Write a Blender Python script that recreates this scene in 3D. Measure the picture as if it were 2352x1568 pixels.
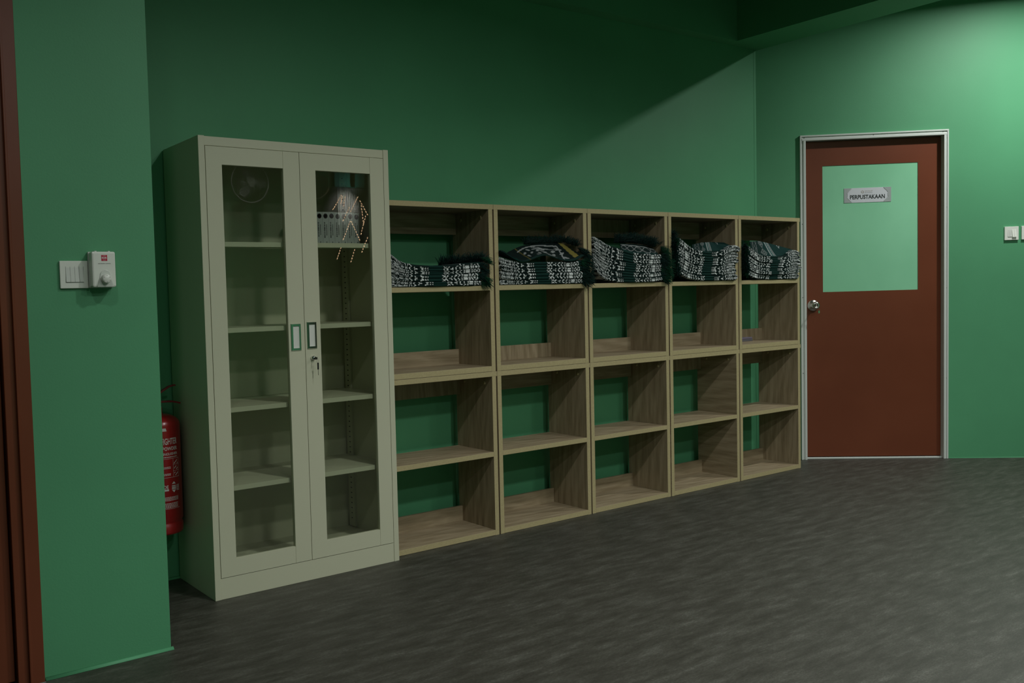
import bpy, bmesh, math, random
import numpy as np
from mathutils import Matrix, Vector

# ------------------------------------------------------------------ scene, camera, world, lights
for o in list(bpy.data.objects):
    bpy.data.objects.remove(o, do_unlink=True)
SC = bpy.context.scene
COL = SC.collection
PI = math.pi

CAM_P = Vector((0.1612, -3.7863, 1.1951))
YAW, PITCH, ROLL, FPX = 0.5907, -0.0490, -0.0284, 2080.685
PPX, PPY = 901.92, 786.79
fw = Vector((math.sin(YAW)*math.cos(PITCH), math.cos(YAW)*math.cos(PITCH), math.sin(PITCH)))
rt = Vector((math.cos(YAW), -math.sin(YAW), 0.0))
up = rt.cross(fw)
cr, sr = math.cos(ROLL), math.sin(ROLL)
r2 = rt*cr + up*sr
u2 = up*cr - rt*sr
cam = bpy.data.cameras.new('camera')
camo = bpy.data.objects.new('camera', cam)
COL.objects.link(camo)
camo.matrix_world = Matrix(((r2.x, u2.x, -fw.x, CAM_P.x), (r2.y, u2.y, -fw.y, CAM_P.y), (r2.z, u2.z, -fw.z, CAM_P.z), (0, 0, 0, 1)))
cam.sensor_width = 36.0
cam.sensor_fit = 'HORIZONTAL'
cam.lens = FPX/2352*36.0
cam.shift_x = (1176-PPX)/2352
cam.shift_y = (PPY-784)/2352
cam.clip_start = 0.05
cam.clip_end = 60
SC.camera = camo

W = bpy.data.worlds.new('room_air')
SC.world = W
W.use_nodes = True
W.node_tree.nodes['Background'].inputs[0].default_value = (0.0, 0.0, 0.0, 1)
W.node_tree.nodes['Background'].inputs[1].default_value = 0.0
SC.view_settings.view_transform = 'Standard'
SC.view_settings.look = 'None'
SC.view_settings.gamma = 1.0
SC.view_settings.use_curve_mapping = False
SC.view_settings.exposure = 0.0

CEIL = 3.2
LAMP_COL = (1.0, 1.0, 0.99)
# x, y, watts, spread (deg), radius
LAMPS = [(0.35, -2.55, 7, 150, 0.07), (2.5, -2.5, 20, 160, 0.08), (4.6, -2.5, 15, 142, 0.08),
         (1.55, -4.2, 12, 160, 0.12), (2.9, -4.2, 25, 162, 0.16), (4.6, -4.2, 19, 142, 0.16),
         (1.55, -5.8, 12, 160, 0.12), (2.9, -5.8, 25, 162, 0.16), (4.6, -5.8, 17, 142, 0.16),
         (6.52, -1.78, 37, 165, 0.05), (6.9, -3.9, 2, 150, 0.07)]
LAMP_WORDS = ['first row from the shelves, left end', 'first row from the shelves, middle', 'first row from the shelves, right end',
              'second row from the shelves, left end', 'second row from the shelves, middle', 'second row from the shelves, right end',
              'third row from the shelves, left end', 'third row from the shelves, middle', 'third row from the shelves, right end',
              'alone behind the beam near the brown door', 'alone behind the beam, away from the brown door']
for i, (x, y, w, sp, r) in enumerate(LAMPS):
    L = bpy.data.lights.new('downlight_glow', 'AREA')
    L.shape = 'DISK'
    L.size = 2*r
    L.energy = w
    L.color = LAMP_COL
    L.spread = math.radians(sp)
    lo = bpy.data.objects.new('downlight_glow', L)
    lo.location = (x, y, CEIL-0.035)
    COL.objects.link(lo)
SP = bpy.data.lights.new('accent_spot_glow', 'SPOT')
SP.energy = 75
SP.spot_size = math.radians(62)
SP.spot_blend = 1.0
SP.shadow_soft_size = 0.02
SP.color = (1.0, 0.97, 0.9)
spo = bpy.data.objects.new('accent_spot_glow', SP)
spo.location = (6.40, -6.80, 2.62)
spo.rotation_euler = (Vector((6.32, -7.22, 2.40))-Vector(spo.location)).to_track_quat('-Z', 'Y').to_euler()
COL.objects.link(spo)
UP = bpy.data.lights.new('added_fascia_fill', 'SPOT')  # added spot that brightens the teal fascia, with no fitting of its own
UP.energy = 6
UP.spot_size = math.radians(110)
UP.spot_blend = 1.0
UP.shadow_soft_size = 0.03
UP.color = (0.9, 1.0, 0.97)
upo = bpy.data.objects.new('added_fascia_fill', UP)
upo.location = (6.40, -6.93, 2.62)
upo.rotation_euler = (Vector((6.36, -7.20, 2.78))-Vector(upo.location)).to_track_quat('-Z', 'Y').to_euler()
COL.objects.link(upo)

# ------------------------------------------------------------------ materials
def mat(name, col, rough=0.5, metal=0.0, spec=0.5, sheen=0.0, coat=0.0):
    m = bpy.data.materials.new(name)
    m.use_nodes = True
    b = m.node_tree.nodes['Principled BSDF']
    b.inputs['Base Color'].default_value = (*col, 1)
    b.inputs['Roughness'].default_value = rough
    b.inputs['Metallic'].default_value = metal
    b.inputs['Specular IOR Level'].default_value = spec
    if sheen:
        b.inputs['Sheen Weight'].default_value = sheen
        b.inputs['Sheen Roughness'].default_value = 0.4
    if coat:
        b.inputs['Coat Weight'].default_value = coat
    return m

def nodes(m):
    nt = m.node_tree
    return nt, nt.nodes['Principled BSDF']

def N(nt, t, **kw):
    n = nt.nodes.new(t)
    for k, v in kw.items():
        setattr(n, k, v)
    return n

def coords(nt, scale=(1, 1, 1), rot=(0, 0, 0), rand=False):
    tc = N(nt, 'ShaderNodeTexCoord')
    mp = N(nt, 'ShaderNodeMapping')
    mp.inputs['Scale'].default_value = scale
    mp.inputs['Rotation'].default_value = rot
    if rand:
        oi = N(nt, 'ShaderNodeObjectInfo')
        ml = N(nt, 'ShaderNodeMath', operation='MULTIPLY')
        ml.inputs[1].default_value = 37.0
        nt.links.new(oi.outputs['Random'], ml.inputs[0])
        cb = N(nt, 'ShaderNodeCombineXYZ')
        for k in range(3):
            nt.links.new(ml.outputs[0], cb.inputs[k])
        ad = N(nt, 'ShaderNodeVectorMath', operation='ADD')
        nt.links.new(tc.outputs['Object'], ad.inputs[0])
        nt.links.new(cb.outputs[0], ad.inputs[1])
        nt.links.new(ad.outputs[0], mp.inputs['Vector'])
    else:
        nt.links.new(tc.outputs['Object'], mp.inputs['Vector'])
    return mp.outputs['Vector']

def noise(nt, vec, scale, detail=4, rough=0.55, dist=0.0):
    n = N(nt, 'ShaderNodeTexNoise')
    n.inputs['Scale'].default_value = scale
    n.inputs['Detail'].default_value = detail
    n.inputs['Roughness'].default_value = rough
    n.inputs['Distortion'].default_value = dist
    nt.links.new(vec, n.inputs['Vector'])
    return n.outputs['Fac']

def ramp(nt, fac, stops):
    r = N(nt, 'ShaderNodeValToRGB')
    e = r.color_ramp.elements
    while len(e) < len(stops):
        e.new(0.5)
    for q, (p, c) in zip(e, stops):
        q.position = p
        q.color = (*c, 1)
    nt.links.new(fac, r.inputs['Fac'])
    return r.outputs['Color']

def bump(nt, b, h, strength, dist=0.002):
    n = N(nt, 'ShaderNodeBump')
    n.inputs['Strength'].default_value = strength
    n.inputs['Distance'].default_value = dist
    nt.links.new(h, n.inputs['Height'])
    nt.links.new(n.outputs['Normal'], b.inputs['Normal'])

GREEN = (0.088, 0.325, 0.158)
def wall_paint(name, col):
    m = mat(name, col, 0.55, spec=0.35)
    nt, b = nodes(m)
    v = coords(nt)
    f = noise(nt, v, 1.3, 3)
    c = ramp(nt, f, [(0.3, tuple(k*0.93 for k in col)), (0.7, tuple(k*1.06 for k in col))])
    nt.links.new(c, b.inputs['Base Color'])
    bump(nt, b, noise(nt, v, 160, 3), 0.25, 0.001)
    return m
M_WALL = wall_paint('green_wall_paint', GREEN)
M_CEIL = wall_paint('ceiling_paint', (0.10, 0.20, 0.13))

def floor_mat():
    m = mat('grey_vinyl', (0.1, 0.1, 0.09), 0.42, spec=0.45)
    nt, b = nodes(m)
    v1 = coords(nt, (1.5, 6.5, 1))
    a = noise(nt, v1, 3.4, 12, 0.74, 0.0)
    v2 = coords(nt, (9, 30, 1))
    d = noise(nt, v2, 9, 8, 0.80, 0.0)
    mx = N(nt, 'ShaderNodeMath', operation='MULTIPLY_ADD')
    nt.links.new(d, mx.inputs[0])
    mx.inputs[1].default_value = 0.85
    nt.links.new(a, mx.inputs[2])
    dv = N(nt, 'ShaderNodeMath', operation='DIVIDE')
    nt.links.new(mx.outputs[0], dv.inputs[0])
    dv.inputs[1].default_value = 1.5
    c = ramp(nt, dv.outputs[0], [(0.47, (0.025, 0.0245, 0.0175)), (0.60, (0.044, 0.0435, 0.033)), (0.68, (0.066, 0.067, 0.053)), (0.80, (0.130, 0.133, 0.112))])
    nt.links.new(c, b.inputs['Base Color'])
    rr = N(nt, 'ShaderNodeMapRange')
    rr.inputs['To Min'].default_value = 0.46
    rr.inputs['To Max'].default_value = 0.62
    nt.links.new(a, rr.inputs['Value'])
    nt.links.new(rr.outputs[0], b.inputs['Roughness'])
    bump(nt, b, mx.outputs[0], 0.12, 0.0015)
    return m
M_FLOOR = floor_mat()

def oak(name, axis, dark=1.0):
    m = mat(name, (0.3, 0.2, 0.1), 0.5, spec=0.35)
    nt, b = nodes(m)
    st = [24, 24, 24]
    st[axis] = 1.6
    v = coords(nt, tuple(st), rand=True)
    a = noise(nt, v, 1.6, 6, 0.62, 0.6)
    st2 = [150, 150, 150]
    st2[axis] = 9
    v2 = coords(nt, tuple(st2), rand=True)
    g = noise(nt, v2, 1.0, 3, 0.6)
    st3 = [5, 5, 5]
    st3[axis] = 0.9
    v3 = coords(nt, tuple(st3), rand=True)
    w = N(nt, 'ShaderNodeTexWave', wave_type='BANDS', bands_direction='DIAGONAL')
    w.inputs['Scale'].default_value = 2.2
    w.inputs['Distortion'].default_value = 7.0
    w.inputs['Detail'].default_value = 3
    w.inputs['Detail Scale'].default_value = 1.2
    nt.links.new(v3, w.inputs['Vector'])
    s1 = N(nt, 'ShaderNodeMath', operation='MULTIPLY_ADD')
    nt.links.new(g, s1.inputs[0]); s1.inputs[1].default_value = 0.45
    nt.links.new(a, s1.inputs[2])
    s2 = N(nt, 'ShaderNodeMath', operation='MULTIPLY_ADD')
    nt.links.new(w.outputs['Fac'], s2.inputs[0]); s2.inputs[1].default_value = 0.16
    nt.links.new(s1.outputs[0], s2.inputs[2])
    k = dark
    c = ramp(nt, s2.outputs[0], [(0.48, (0.200*k, 0.153*k, 0.088*k)), (0.72, (0.280*k, 0.222*k, 0.134*k)), (0.98, (0.370*k, 0.300*k, 0.192*k))])
    nt.links.new(c, b.inputs['Base Color'])
    bump(nt, b, s1.outputs[0], 0.12, 0.001)
    return m
M_OAKX = oak('oak_board_lengthwise', 0)
M_OAKZ = oak('oak_board_upright', 2)
M_OAKY = oak('oak_board_crosswise', 1)

def edge_oak():
    m = mat('oak_edge_band', (0.47, 0.37, 0.17), 0.5, spec=0.35)
    nt, b = nodes(m)
    v = coords(nt, (30, 30, 60), rand=True)
    c = ramp(nt, noise(nt, v, 3.0, 4), [(0.3, (0.40, 0.340, 0.178)), (0.7, (0.46, 0.395, 0.212))])
    nt.links.new(c, b.inputs['Base Color'])
    return m
M_EDGE = edge_oak()

def powder(name, col, rough=0.45):
    m = mat(name, col, rough, spec=0.4)
    nt, b = nodes(m)
    v = coords(nt)
    bump(nt, b, noise(nt, v, 420, 2), 0.12, 0.0006)
    return m
M_STEEL = powder('beige_steel_paint', (0.56, 0.57, 0.415))
M_DARKGAP = mat('dark_slot', (0.01, 0.01, 0.01), 0.9)
M_CHROME = mat('chrome', (0.72, 0.72, 0.70), 0.08, 1.0)
M_BRUSHED = mat('brushed_nickel', (0.62, 0.60, 0.55), 0.22, 1.0)
M_CUP = mat('pale_plastic', (0.70, 0.73, 0.66), 0.45)
M_BLACK = mat('black_plastic', (0.012, 0.012, 0.012), 0.4)
M_WHITE = mat('white_plastic', (0.74, 0.78, 0.70), 0.28)
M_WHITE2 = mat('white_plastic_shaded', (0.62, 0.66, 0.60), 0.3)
M_GREYTXT = mat('grey_print', (0.10, 0.11, 0.11), 0.6)
M_REDLOGO = mat('crimson_print', (0.46, 0.010, 0.045), 0.4)
M_LOGOW = mat('white_print', (0.75, 0.72, 0.70), 0.5)
M_ALU = powder('grey_frame_paint', (0.62, 0.67, 0.62), 0.4)

def brown_paint():
    m = mat('brown_gloss_paint', (0.20, 0.062, 0.030), 0.36, spec=0.4)
    nt, b = nodes(m)
    v = coords(nt, (1, 1, 1))
    f = noise(nt, v, 2.2, 4)
    c = ramp(nt, f, [(0.3, (0.142, 0.036, 0.0145)), (0.7, (0.168, 0.045, 0.019))])
    nt.links.new(c, b.inputs['Base Color'])
    bump(nt, b, noise(nt, coords(nt, (90, 90, 12)), 3, 3), 0.06, 0.0008)
    return m
M_BROWN = brown_paint()

def mint():
    m = mat('mint_panel_film', (0.27, 0.66, 0.40), 0.22, spec=0.5)
    nt, b = nodes(m)
    v = coords(nt, (1, 1, 0.7))
    c = ramp(nt, noise(nt, v, 2.3, 4), [(0.3, (0.25, 0.62, 0.37)), (0.7, (0.30, 0.70, 0.43))])
    nt.links.new(c, b.inputs['Base Color'])
    bump(nt, b, noise(nt, coords(nt, (4, 4, 1.5)), 2.5, 2), 0.3, 0.004)
    return m
M_MINT = mint()

def glass_mat():
    m = bpy.data.materials.new('clear_pane')
    m.use_nodes = True
    nt = m.node_tree
    nt.nodes.remove(nt.nodes['Principled BSDF'])
    out = nt.nodes['Material Output']
    tr = N(nt, 'ShaderNodeBsdfTransparent')
    tr.inputs[0].default_value = (0.90, 0.92, 0.885, 1)
    gl = N(nt, 'ShaderNodeBsdfGlossy')
    gl.inputs['Roughness'].default_value = 0.0
    fr = N(nt, 'ShaderNodeFresnel')
    # same reflectance on the outer and the inner face of the pane
    ge = N(nt, 'ShaderNodeNewGeometry')
    io = N(nt, 'ShaderNodeMapRange')
    io.inputs['To Min'].default_value = 1.5
    io.inputs['To Max'].default_value = 1/1.5
    nt.links.new(ge.outputs['Backfacing'], io.inputs['Value'])
    nt.links.new(io.outputs[0], fr.inputs['IOR'])
    mx = N(nt, 'ShaderNodeMixShader')
    nt.links.new(fr.outputs[0], mx.inputs[0])
    nt.links.new(tr.outputs[0], mx.inputs[1])
    nt.links.new(gl.outputs[0], mx.inputs[2])
    nt.links.new(mx.outputs[0], out.inputs['Surface'])
    return m
M_GLASS = glass_mat()

M_RED = mat('red_enamel', (0.30, 0.008, 0.010), 0.3, coat=0.3)
M_REDDARK = mat('red_lever_paint', (0.24, 0.014, 0.018), 0.4)
M_PRINT = mat('pale_label_print', (0.58, 0.56, 0.54), 0.5)
M_RUBBER = mat('dark_rubber', (0.015, 0.015, 0.015), 0.6)

def printed(name, sheen):
    m = mat(name, (0.02, 0.05, 0.04), 0.85, spec=0.15, sheen=sheen)
    nt, b = nodes(m)
    a = N(nt, 'ShaderNodeVertexColor')
    a.layer_name = 'print'
    nt.links.new(a.outputs['Color'], b.inputs['Base Color'])
    b.inputs['Sheen Tint'].default_value = (0.25, 0.8, 0.65, 1)
    bump(nt, b, noise(nt, coords(nt), 900, 2), 0.3, 0.0006)
    return m
M_MAT = printed('velvet_mat_print', 0.05)
M_FRINGE = mat('dark_green_yarn', (0.004, 0.030, 0.023), 0.9, spec=0.1, sheen=0.05)
M_FRINGE2 = mat('bright_green_yarn', (0.004, 0.056, 0.024), 0.9, spec=0.1, sheen=0.05)

def emis(name, col, s):
    m = bpy.data.materials.new(name)
    m.use_nodes = True
    nt = m.node_tree
    nt.nodes.remove(nt.nodes['Principled BSDF'])
    e = N(nt, 'ShaderNodeEmission')
    e.inputs[0].default_value = (*col, 1)
    e.inputs[1].default_value = s
    nt.links.new(e.outputs[0], nt.nodes['Material Output'].inputs['Surface'])
    return m
M_LED = emis('lamp_diffuser_glow', (1, 1, 0.9), 8.0)
M_BULB = emis('warm_bulb_glow', (1.0, 0.62, 0.36), 11.0)

# ------------------------------------------------------------------ geometry helpers
class MB:
    def __init__(self):
        self.bm = bmesh.new()
    def box(self, x0, x1, y0, y1, z0, z1, mi=0, front=None, bev=0.0):
        v = [self.bm.verts.new(p) for p in ((x0, y0, z0), (x1, y0, z0), (x1, y1, z0), (x0, y1, z0), (x0, y0, z1), (x1, y0, z1), (x1, y1, z1), (x0, y1, z1))]
        fs = []
        for k, q in enumerate(((0, 3, 2, 1), (4, 5, 6, 7), (0, 1, 5, 4), (1, 2, 6, 5), (2, 3, 7, 6), (3, 0, 4, 7))):
            f = self.bm.faces.new([v[i] for i in q])
            f.material_index = mi
            if front is not None and k == 2:
                f.material_index = front
            fs.append(f)
        if bev:
            es = list({e for f in fs for e in f.edges})
            bmesh.ops.bevel(self.bm, geom=es, offset=bev, segments=2, affect='EDGES', profile=0.6, material=-1)
        return self
    def rings(self, pts, mi=0, cap=True, closed=False):
        """pts: list of rings (lists of points) joined one after another"""
        R = [[self.bm.verts.new(p) for p in r] for r in pts]
        n = len(R[0])
        for a, b in zip(R[:-1], R[1:]):
            for i in range(n):
                j = (i+1) % n
                f = self.bm.faces.new((a[i], a[j], b[j], b[i]))
                f.material_index = mi
                f.smooth = True
        if cap:
            f = self.bm.faces.new(R[0][::-1]); f.material_index = mi
            f = self.bm.faces.new(R[-1]); f.material_index = mi
        return self
    def lathe(self, prof, c, axis='z', seg=28, mi=0, cap=True):
        rs = []
        for r, h in prof:
            ring = []
            for i in range(seg):
                a = 2*PI*i/seg
                p = (r*math.cos(a), r*math.sin(a), h)
                if axis == 'y':
                    p = (p[0], p[2], -p[1])
                elif axis == 'x':
                    p = (p[2], p[1], -p[0])
                ring.append((c[0]+p[0], c[1]+p[1], c[2]+p[2]))
            rs.append(ring)
        return self.rings(rs, mi, cap)
    def tube(self, path, rad, seg=8, mi=0):
        P = [Vector(p) for p in path]
        rads = rad if isinstance(rad, (list, tuple)) else [rad]*len(P)
        rs = []
        for i, p in enumerate(P):
            t = (P[min(i+1, len(P)-1)]-P[max(i-1, 0)]).normalized()
            a = t.cross(Vector((0, 0, 1)))
            if a.length < 1e-3:
                a = t.cross(Vector((1, 0, 0)))
            a.normalize()
            b = t.cross(a)
            rs.append([tuple(p+(a*math.cos(2*PI*k/seg)+b*math.sin(2*PI*k/seg))*rads[i]) for k in range(seg)])
        return self.rings(rs, mi)
    def prism(self, outline, y0, y1, mi=0):
        """outline in x,z extruded along y"""
        a = [self.bm.verts.new((x, y0, z)) for x, z in outline]
        b = [self.bm.verts.new((x, y1, z)) for x, z in outline]
        n = len(a)
        self.bm.faces.new(a[::-1]).material_index = mi
        self.bm.faces.new(b).material_index = mi
        for i in range(n):
            self.bm.faces.new((a[i], a[(i+1) % n], b[(i+1) % n], b[i])).material_index = mi
        return self
    def build(self, name, mats, parent=None, loc=None, rot=None, bevel=0.0):
        me = bpy.data.meshes.new(name)
        bmesh.ops.recalc_face_normals(self.bm, faces=self.bm.faces)
        self.bm.to_mesh(me)
        self.bm.free()
        for m in (mats if isinstance(mats, (list, tuple)) else [mats]):
            me.materials.append(m)
        o = bpy.data.objects.new(name, me)
        COL.objects.link(o)
        if parent:
            o.parent = parent
        if loc:
            o.location = loc
        if rot:
            o.rotation_euler = rot
        if bevel:
            md = o.modifiers.new('edge_rounding', 'BEVEL')
            md.width = bevel
            md.segments = 2
            md.limit_method = 'ANGLE'
        return o

def empty(name, loc=(0, 0, 0), rz=0.0, parent=None):
    o = bpy.data.objects.new(name, None)
    COL.objects.link(o)
    o.location = loc
    o.rotation_euler = (0, 0, rz)
    o.empty_display_size = 0.1
    if parent:
        o.parent = parent
    return o

def tag(o, label=None, cat=None, group=None, kind=None):
    if label: o['label'] = label
    if cat: o['category'] = cat
    if group: o['group'] = group
    if kind: o['kind'] = kind
    return o

def text_mesh(name, s, size, m, parent=None, sx=1.0, ext=0.0002, align='CENTER', offset=0.0, spacing=1.0):
    """flat lettering in the x,z plane facing -y, as a mesh"""
    cu = bpy.data.curves.new(name, 'FONT')
    cu.body = s
    cu.size = size
    cu.align_x = align
    cu.align_y = 'CENTER'
    cu.extrude = ext
    cu.offset = offset
    cu.space_character = spacing
    cu.resolution_u = 3
    to = bpy.data.objects.new(name, cu)
    COL.objects.link(to)
    dg = bpy.context.evaluated_depsgraph_get()
    me = bpy.data.meshes.new_from_object(to.evaluated_get(dg))
    bpy.data.objects.remove(to, do_unlink=True)
    bpy.data.curves.remove(cu)
    for v in me.vertices:
        x, y, z = v.co
        v.co = (x*sx, -z, y)
    me.materials.clear()
    me.materials.append(m)
    o = bpy.data.objects.new(name, me)
    COL.objects.link(o)
    if parent: o.parent = parent
    return o

# ------------------------------------------------------------------ room shell
X1 = 5.7404
PHI = 0.8764
TX, TY = math.sin(PHI), -math.cos(PHI)          # along the oblique wall
RZ = math.atan2(TY, TX)
YP = -0.774                                      # face of the projecting left wall
XP = 1.2190
FRONT = -7.25

def st(o):
    return tag(o, kind='structure')

st(MB().box(-3.2, 9.2, FRONT-0.1, 0.6, -0.06, 0.0).build('floor', M_FLOOR))
st(MB().box(-3.2, 9.2, FRONT-0.1, 0.6, CEIL, CEIL+0.08).build('ceiling', M_CEIL))
st(MB().box(XP-0.02, X1+0.02, 0.0, 0.12, 0, CEIL).build('wall_back', M_WALL))
DO0, DO1, DOZ = 0.2900, 1.2300, 2.208
wo = st(MB().box(0, DO0, 0, 0.12, 0, CEIL).box(DO1, 3.25, 0, 0.12, 0, CEIL).box(DO0, DO1, 0, 0.12, DOZ, CEIL)
        .build('wall_right', M_WALL, loc=(X1, 0, 0), rot=(0, 0, RZ)))
xe, ye = X1+TX*3.25, TY*3.25
st(MB().box(xe, xe+0.1, FRONT, ye, 0, CEIL).build('wall_far_right', M_WALL))
st(MB().box(-3.1, xe+0.1, FRONT-0.1, FRONT, 0, CEIL).build('wall_front', M_WALL))
st(MB().box(-3.1, -3.0, FRONT, YP, 0, CEIL).build('wall_far_left', M_WALL))
# left wall with its doorway (brown door); the wall runs to XP and returns to the back wall
LD1 = 0.765
LD0 = -0.20
LDZ = 2.32
st(MB().box(LD1, XP, YP, 0.02, 0, CEIL).box(-3.0, LD0, YP, 0.02, 0, CEIL).box(LD0, LD1, YP, 0.02, LDZ, CEIL)
   .build('wall_left', M_WALL))
st(MB().box(LD0-0.1, LD1, -0.3, -0.28, 0, LDZ).build('wall_behind_left_door', M_WALL))
# beams
st(MB().box(5.42, 5.752, FRONT, 0.0, 2.8088, CEIL).build('trim_1', M_WALL))
st(MB().box(XP, 5.42, -0.084, 0.0, 2.8088, CEIL).build('trim_2', M_WALL))
# painted fillet where the walls meet the floor
def fillet(name, x0, x1, y, h=0.010, d=0.009):
    b = MB()
    b.rings([[(x0, y, 0), (x0, y, h), (x0, y-d*0.35, h*0.7), (x0, y-d, 0.0015), (x0, y-d, 0)],
             [(x1, y, 0), (x1, y, h), (x1, y-d*0.35, h*0.7), (x1, y-d, 0.0015), (x1, y-d, 0)]])
    return b
st(fillet('', 0.801, XP+0.008, YP).build('baseboard_left', M_WALL))
st(fillet('', XP, X1, 0).build('baseboard_back', M_WALL))
st(fillet('', 1.245, 3.2, 0, 0.006, 0.006).build('baseboard_right', M_WALL, loc=(X1, 0, 0), rot=(0, 0, RZ)))
# thin corner bead between back wall and oblique wall
st(MB().box(X1-0.026, X1-0.006, -0.0012, 0.0, 0, 2.80).build('trim_3', M_WALL))

# ------------------------------------------------------------------ brown door in the oblique wall (local x along wall, y into the wall)
def door_right():
    d = empty('door_1', (X1, 0, 0), RZ)
    st(d)
    a, b, t = 0.2815, 1.2385, 2.218
    fwid = 0.038
    def jamb(x0, x1, inner):
        m = MB()
        m.box(x0, x1, -0.010, 0.001, 0, t)                                   # flange
        s = 1 if inner > x0 else -1
        o = x0 if s > 0 else x1
        m.box(min(o, o+s*0.010), max(o, o+s*0.010), -0.016, -0.010, 0, t)     # outer ridge
        i = x1 if s > 0 else x0
        m.box(min(i, i-s*0.016), max(i, i-s*0.016), -0.016, -0.010, 0, t-0.02)  # inner ridge
        m.box(min(i, i-s*0.012), max(i, i-s*0.012), 0.001, 0.075, 0, t-0.03)
        return m
    jl = jamb(a, a+fwid, a+1).build('frame_jamb', M_ALU, d, bevel=0.0015)
    jr = jamb(b-fwid+0.008, b, a-1).build('frame_jamb', M_ALU, d, bevel=0.0015)
    h = MB()
    h.box(a, b, -0.0102, 0.001, t-0.036, t).box(a, b, -0.0165, -0.010, t-0.010, t).box(a+0.012, b-0.012, -0.0165, -0.010, t-0.036, t-0.020)
    h.box(a+0.03, b-0.03, 0.001, 0.075, t-0.036, t-0.024)
    hd = h.build('frame_head', M_ALU, d, bevel=0.0015)
    # screws along the frame flange
    k = 0
    for (x, z) in [(a+0.014, 2.17), (a+0.014, 1.62), (a+0.014, 1.12), (a+0.014, 0.6), (b-0.013, 2.16), (b-0.013, 1.70), (b-0.013, 1.16), (b-0.013, 0.55)]:
        MB().lathe([(0.0032, 0), (0.0030, -0.002), (0.001, -0.0024)], (x, -0.010, z), 'y', 10).build('frame_screw', M_GREYTXT, jl if x < 0.7 else jr)
    for x in (a+0.03, (a+b)/2, b-0.035):
        MB().lathe([(0.0032, 0), (0.0030, -0.002), (0.001, -0.0024)], (x, -0.010, t-0.015), 'y', 10).build('frame_screw', M_GREYTXT, hd)
    # leaf, with the opening for the mint panel cut as a lined frame
    LY = 0.028
    px0, px1, pz0, pz1 = 0.4420, 1.0612, 1.1532, 2.0125
    x0, x1, z0, z1 = a+fwid-0.010, b-fwid+0.018, 0.016, t-0.040
    m = MB()
    m.box(x0, px0, LY, LY+0.038, z0, z1).box(px1, x1, LY, LY+0.038, z0, z1).box(px0, px1, LY, LY+0.038, z0, pz0).box(px0, px1, LY, LY+0.038, pz1, z1)
    leaf = m.build('door_leaf', M_BROWN, d)
    tag(MB().box(px0-0.001, px1+0.001, LY+0.003, LY+0.012, pz0-0.001, pz1+0.001).build('vision_panel', M_MINT, d), 'pale mint green panel set in the upper half of the door')
    MB().box(a+0.012, b-0.012, 0.012, 0.07, 0.0, 0.010).build('door_sill', M_ALU, d, bevel=0.002)
    # knob
    kx, kz = 0.3755, 1.0632
    kn = MB().lathe([(0.0385, 0), (0.0385, -0.004), (0.034, -0.009), (0.020, -0.013), (0.0155, -0.020), (0.0150, -0.030), (0.0215, -0.036),
                     (0.0270, -0.046), (0.0265, -0.058), (0.0205, -0.066), (0.0135, -0.068), (0.0125, -0.064), (0.0, -0.064)], (kx, LY, kz), 'y', 36, cap=False
                    ).build('door_knob', M_BRUSHED, d)
    k = MB()
    k.box(kx-0.0012, kx+0.0012, LY-0.086, LY-0.064, kz-0.004, kz+0.004)
    k.lathe([(0.010, -0.0012), (0.010, 0.0012)], (kx, LY-0.094, kz), 'x', 14)
    k.build('key', M_CHROME, kn)
    MB().tube([(kx+0.002, LY-0.096, kz-0.006), (kx+0.008, LY-0.088, kz-0.02), (kx+0.010, LY-0.084, kz-0.034)], 0.0012, 6).box(kx+0.006, kx+0.014, LY-0.0855, LY-0.0835, kz-0.052, kz-0.034).build('key_tag', M_CHROME, kn)
    return d
door_right()

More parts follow.
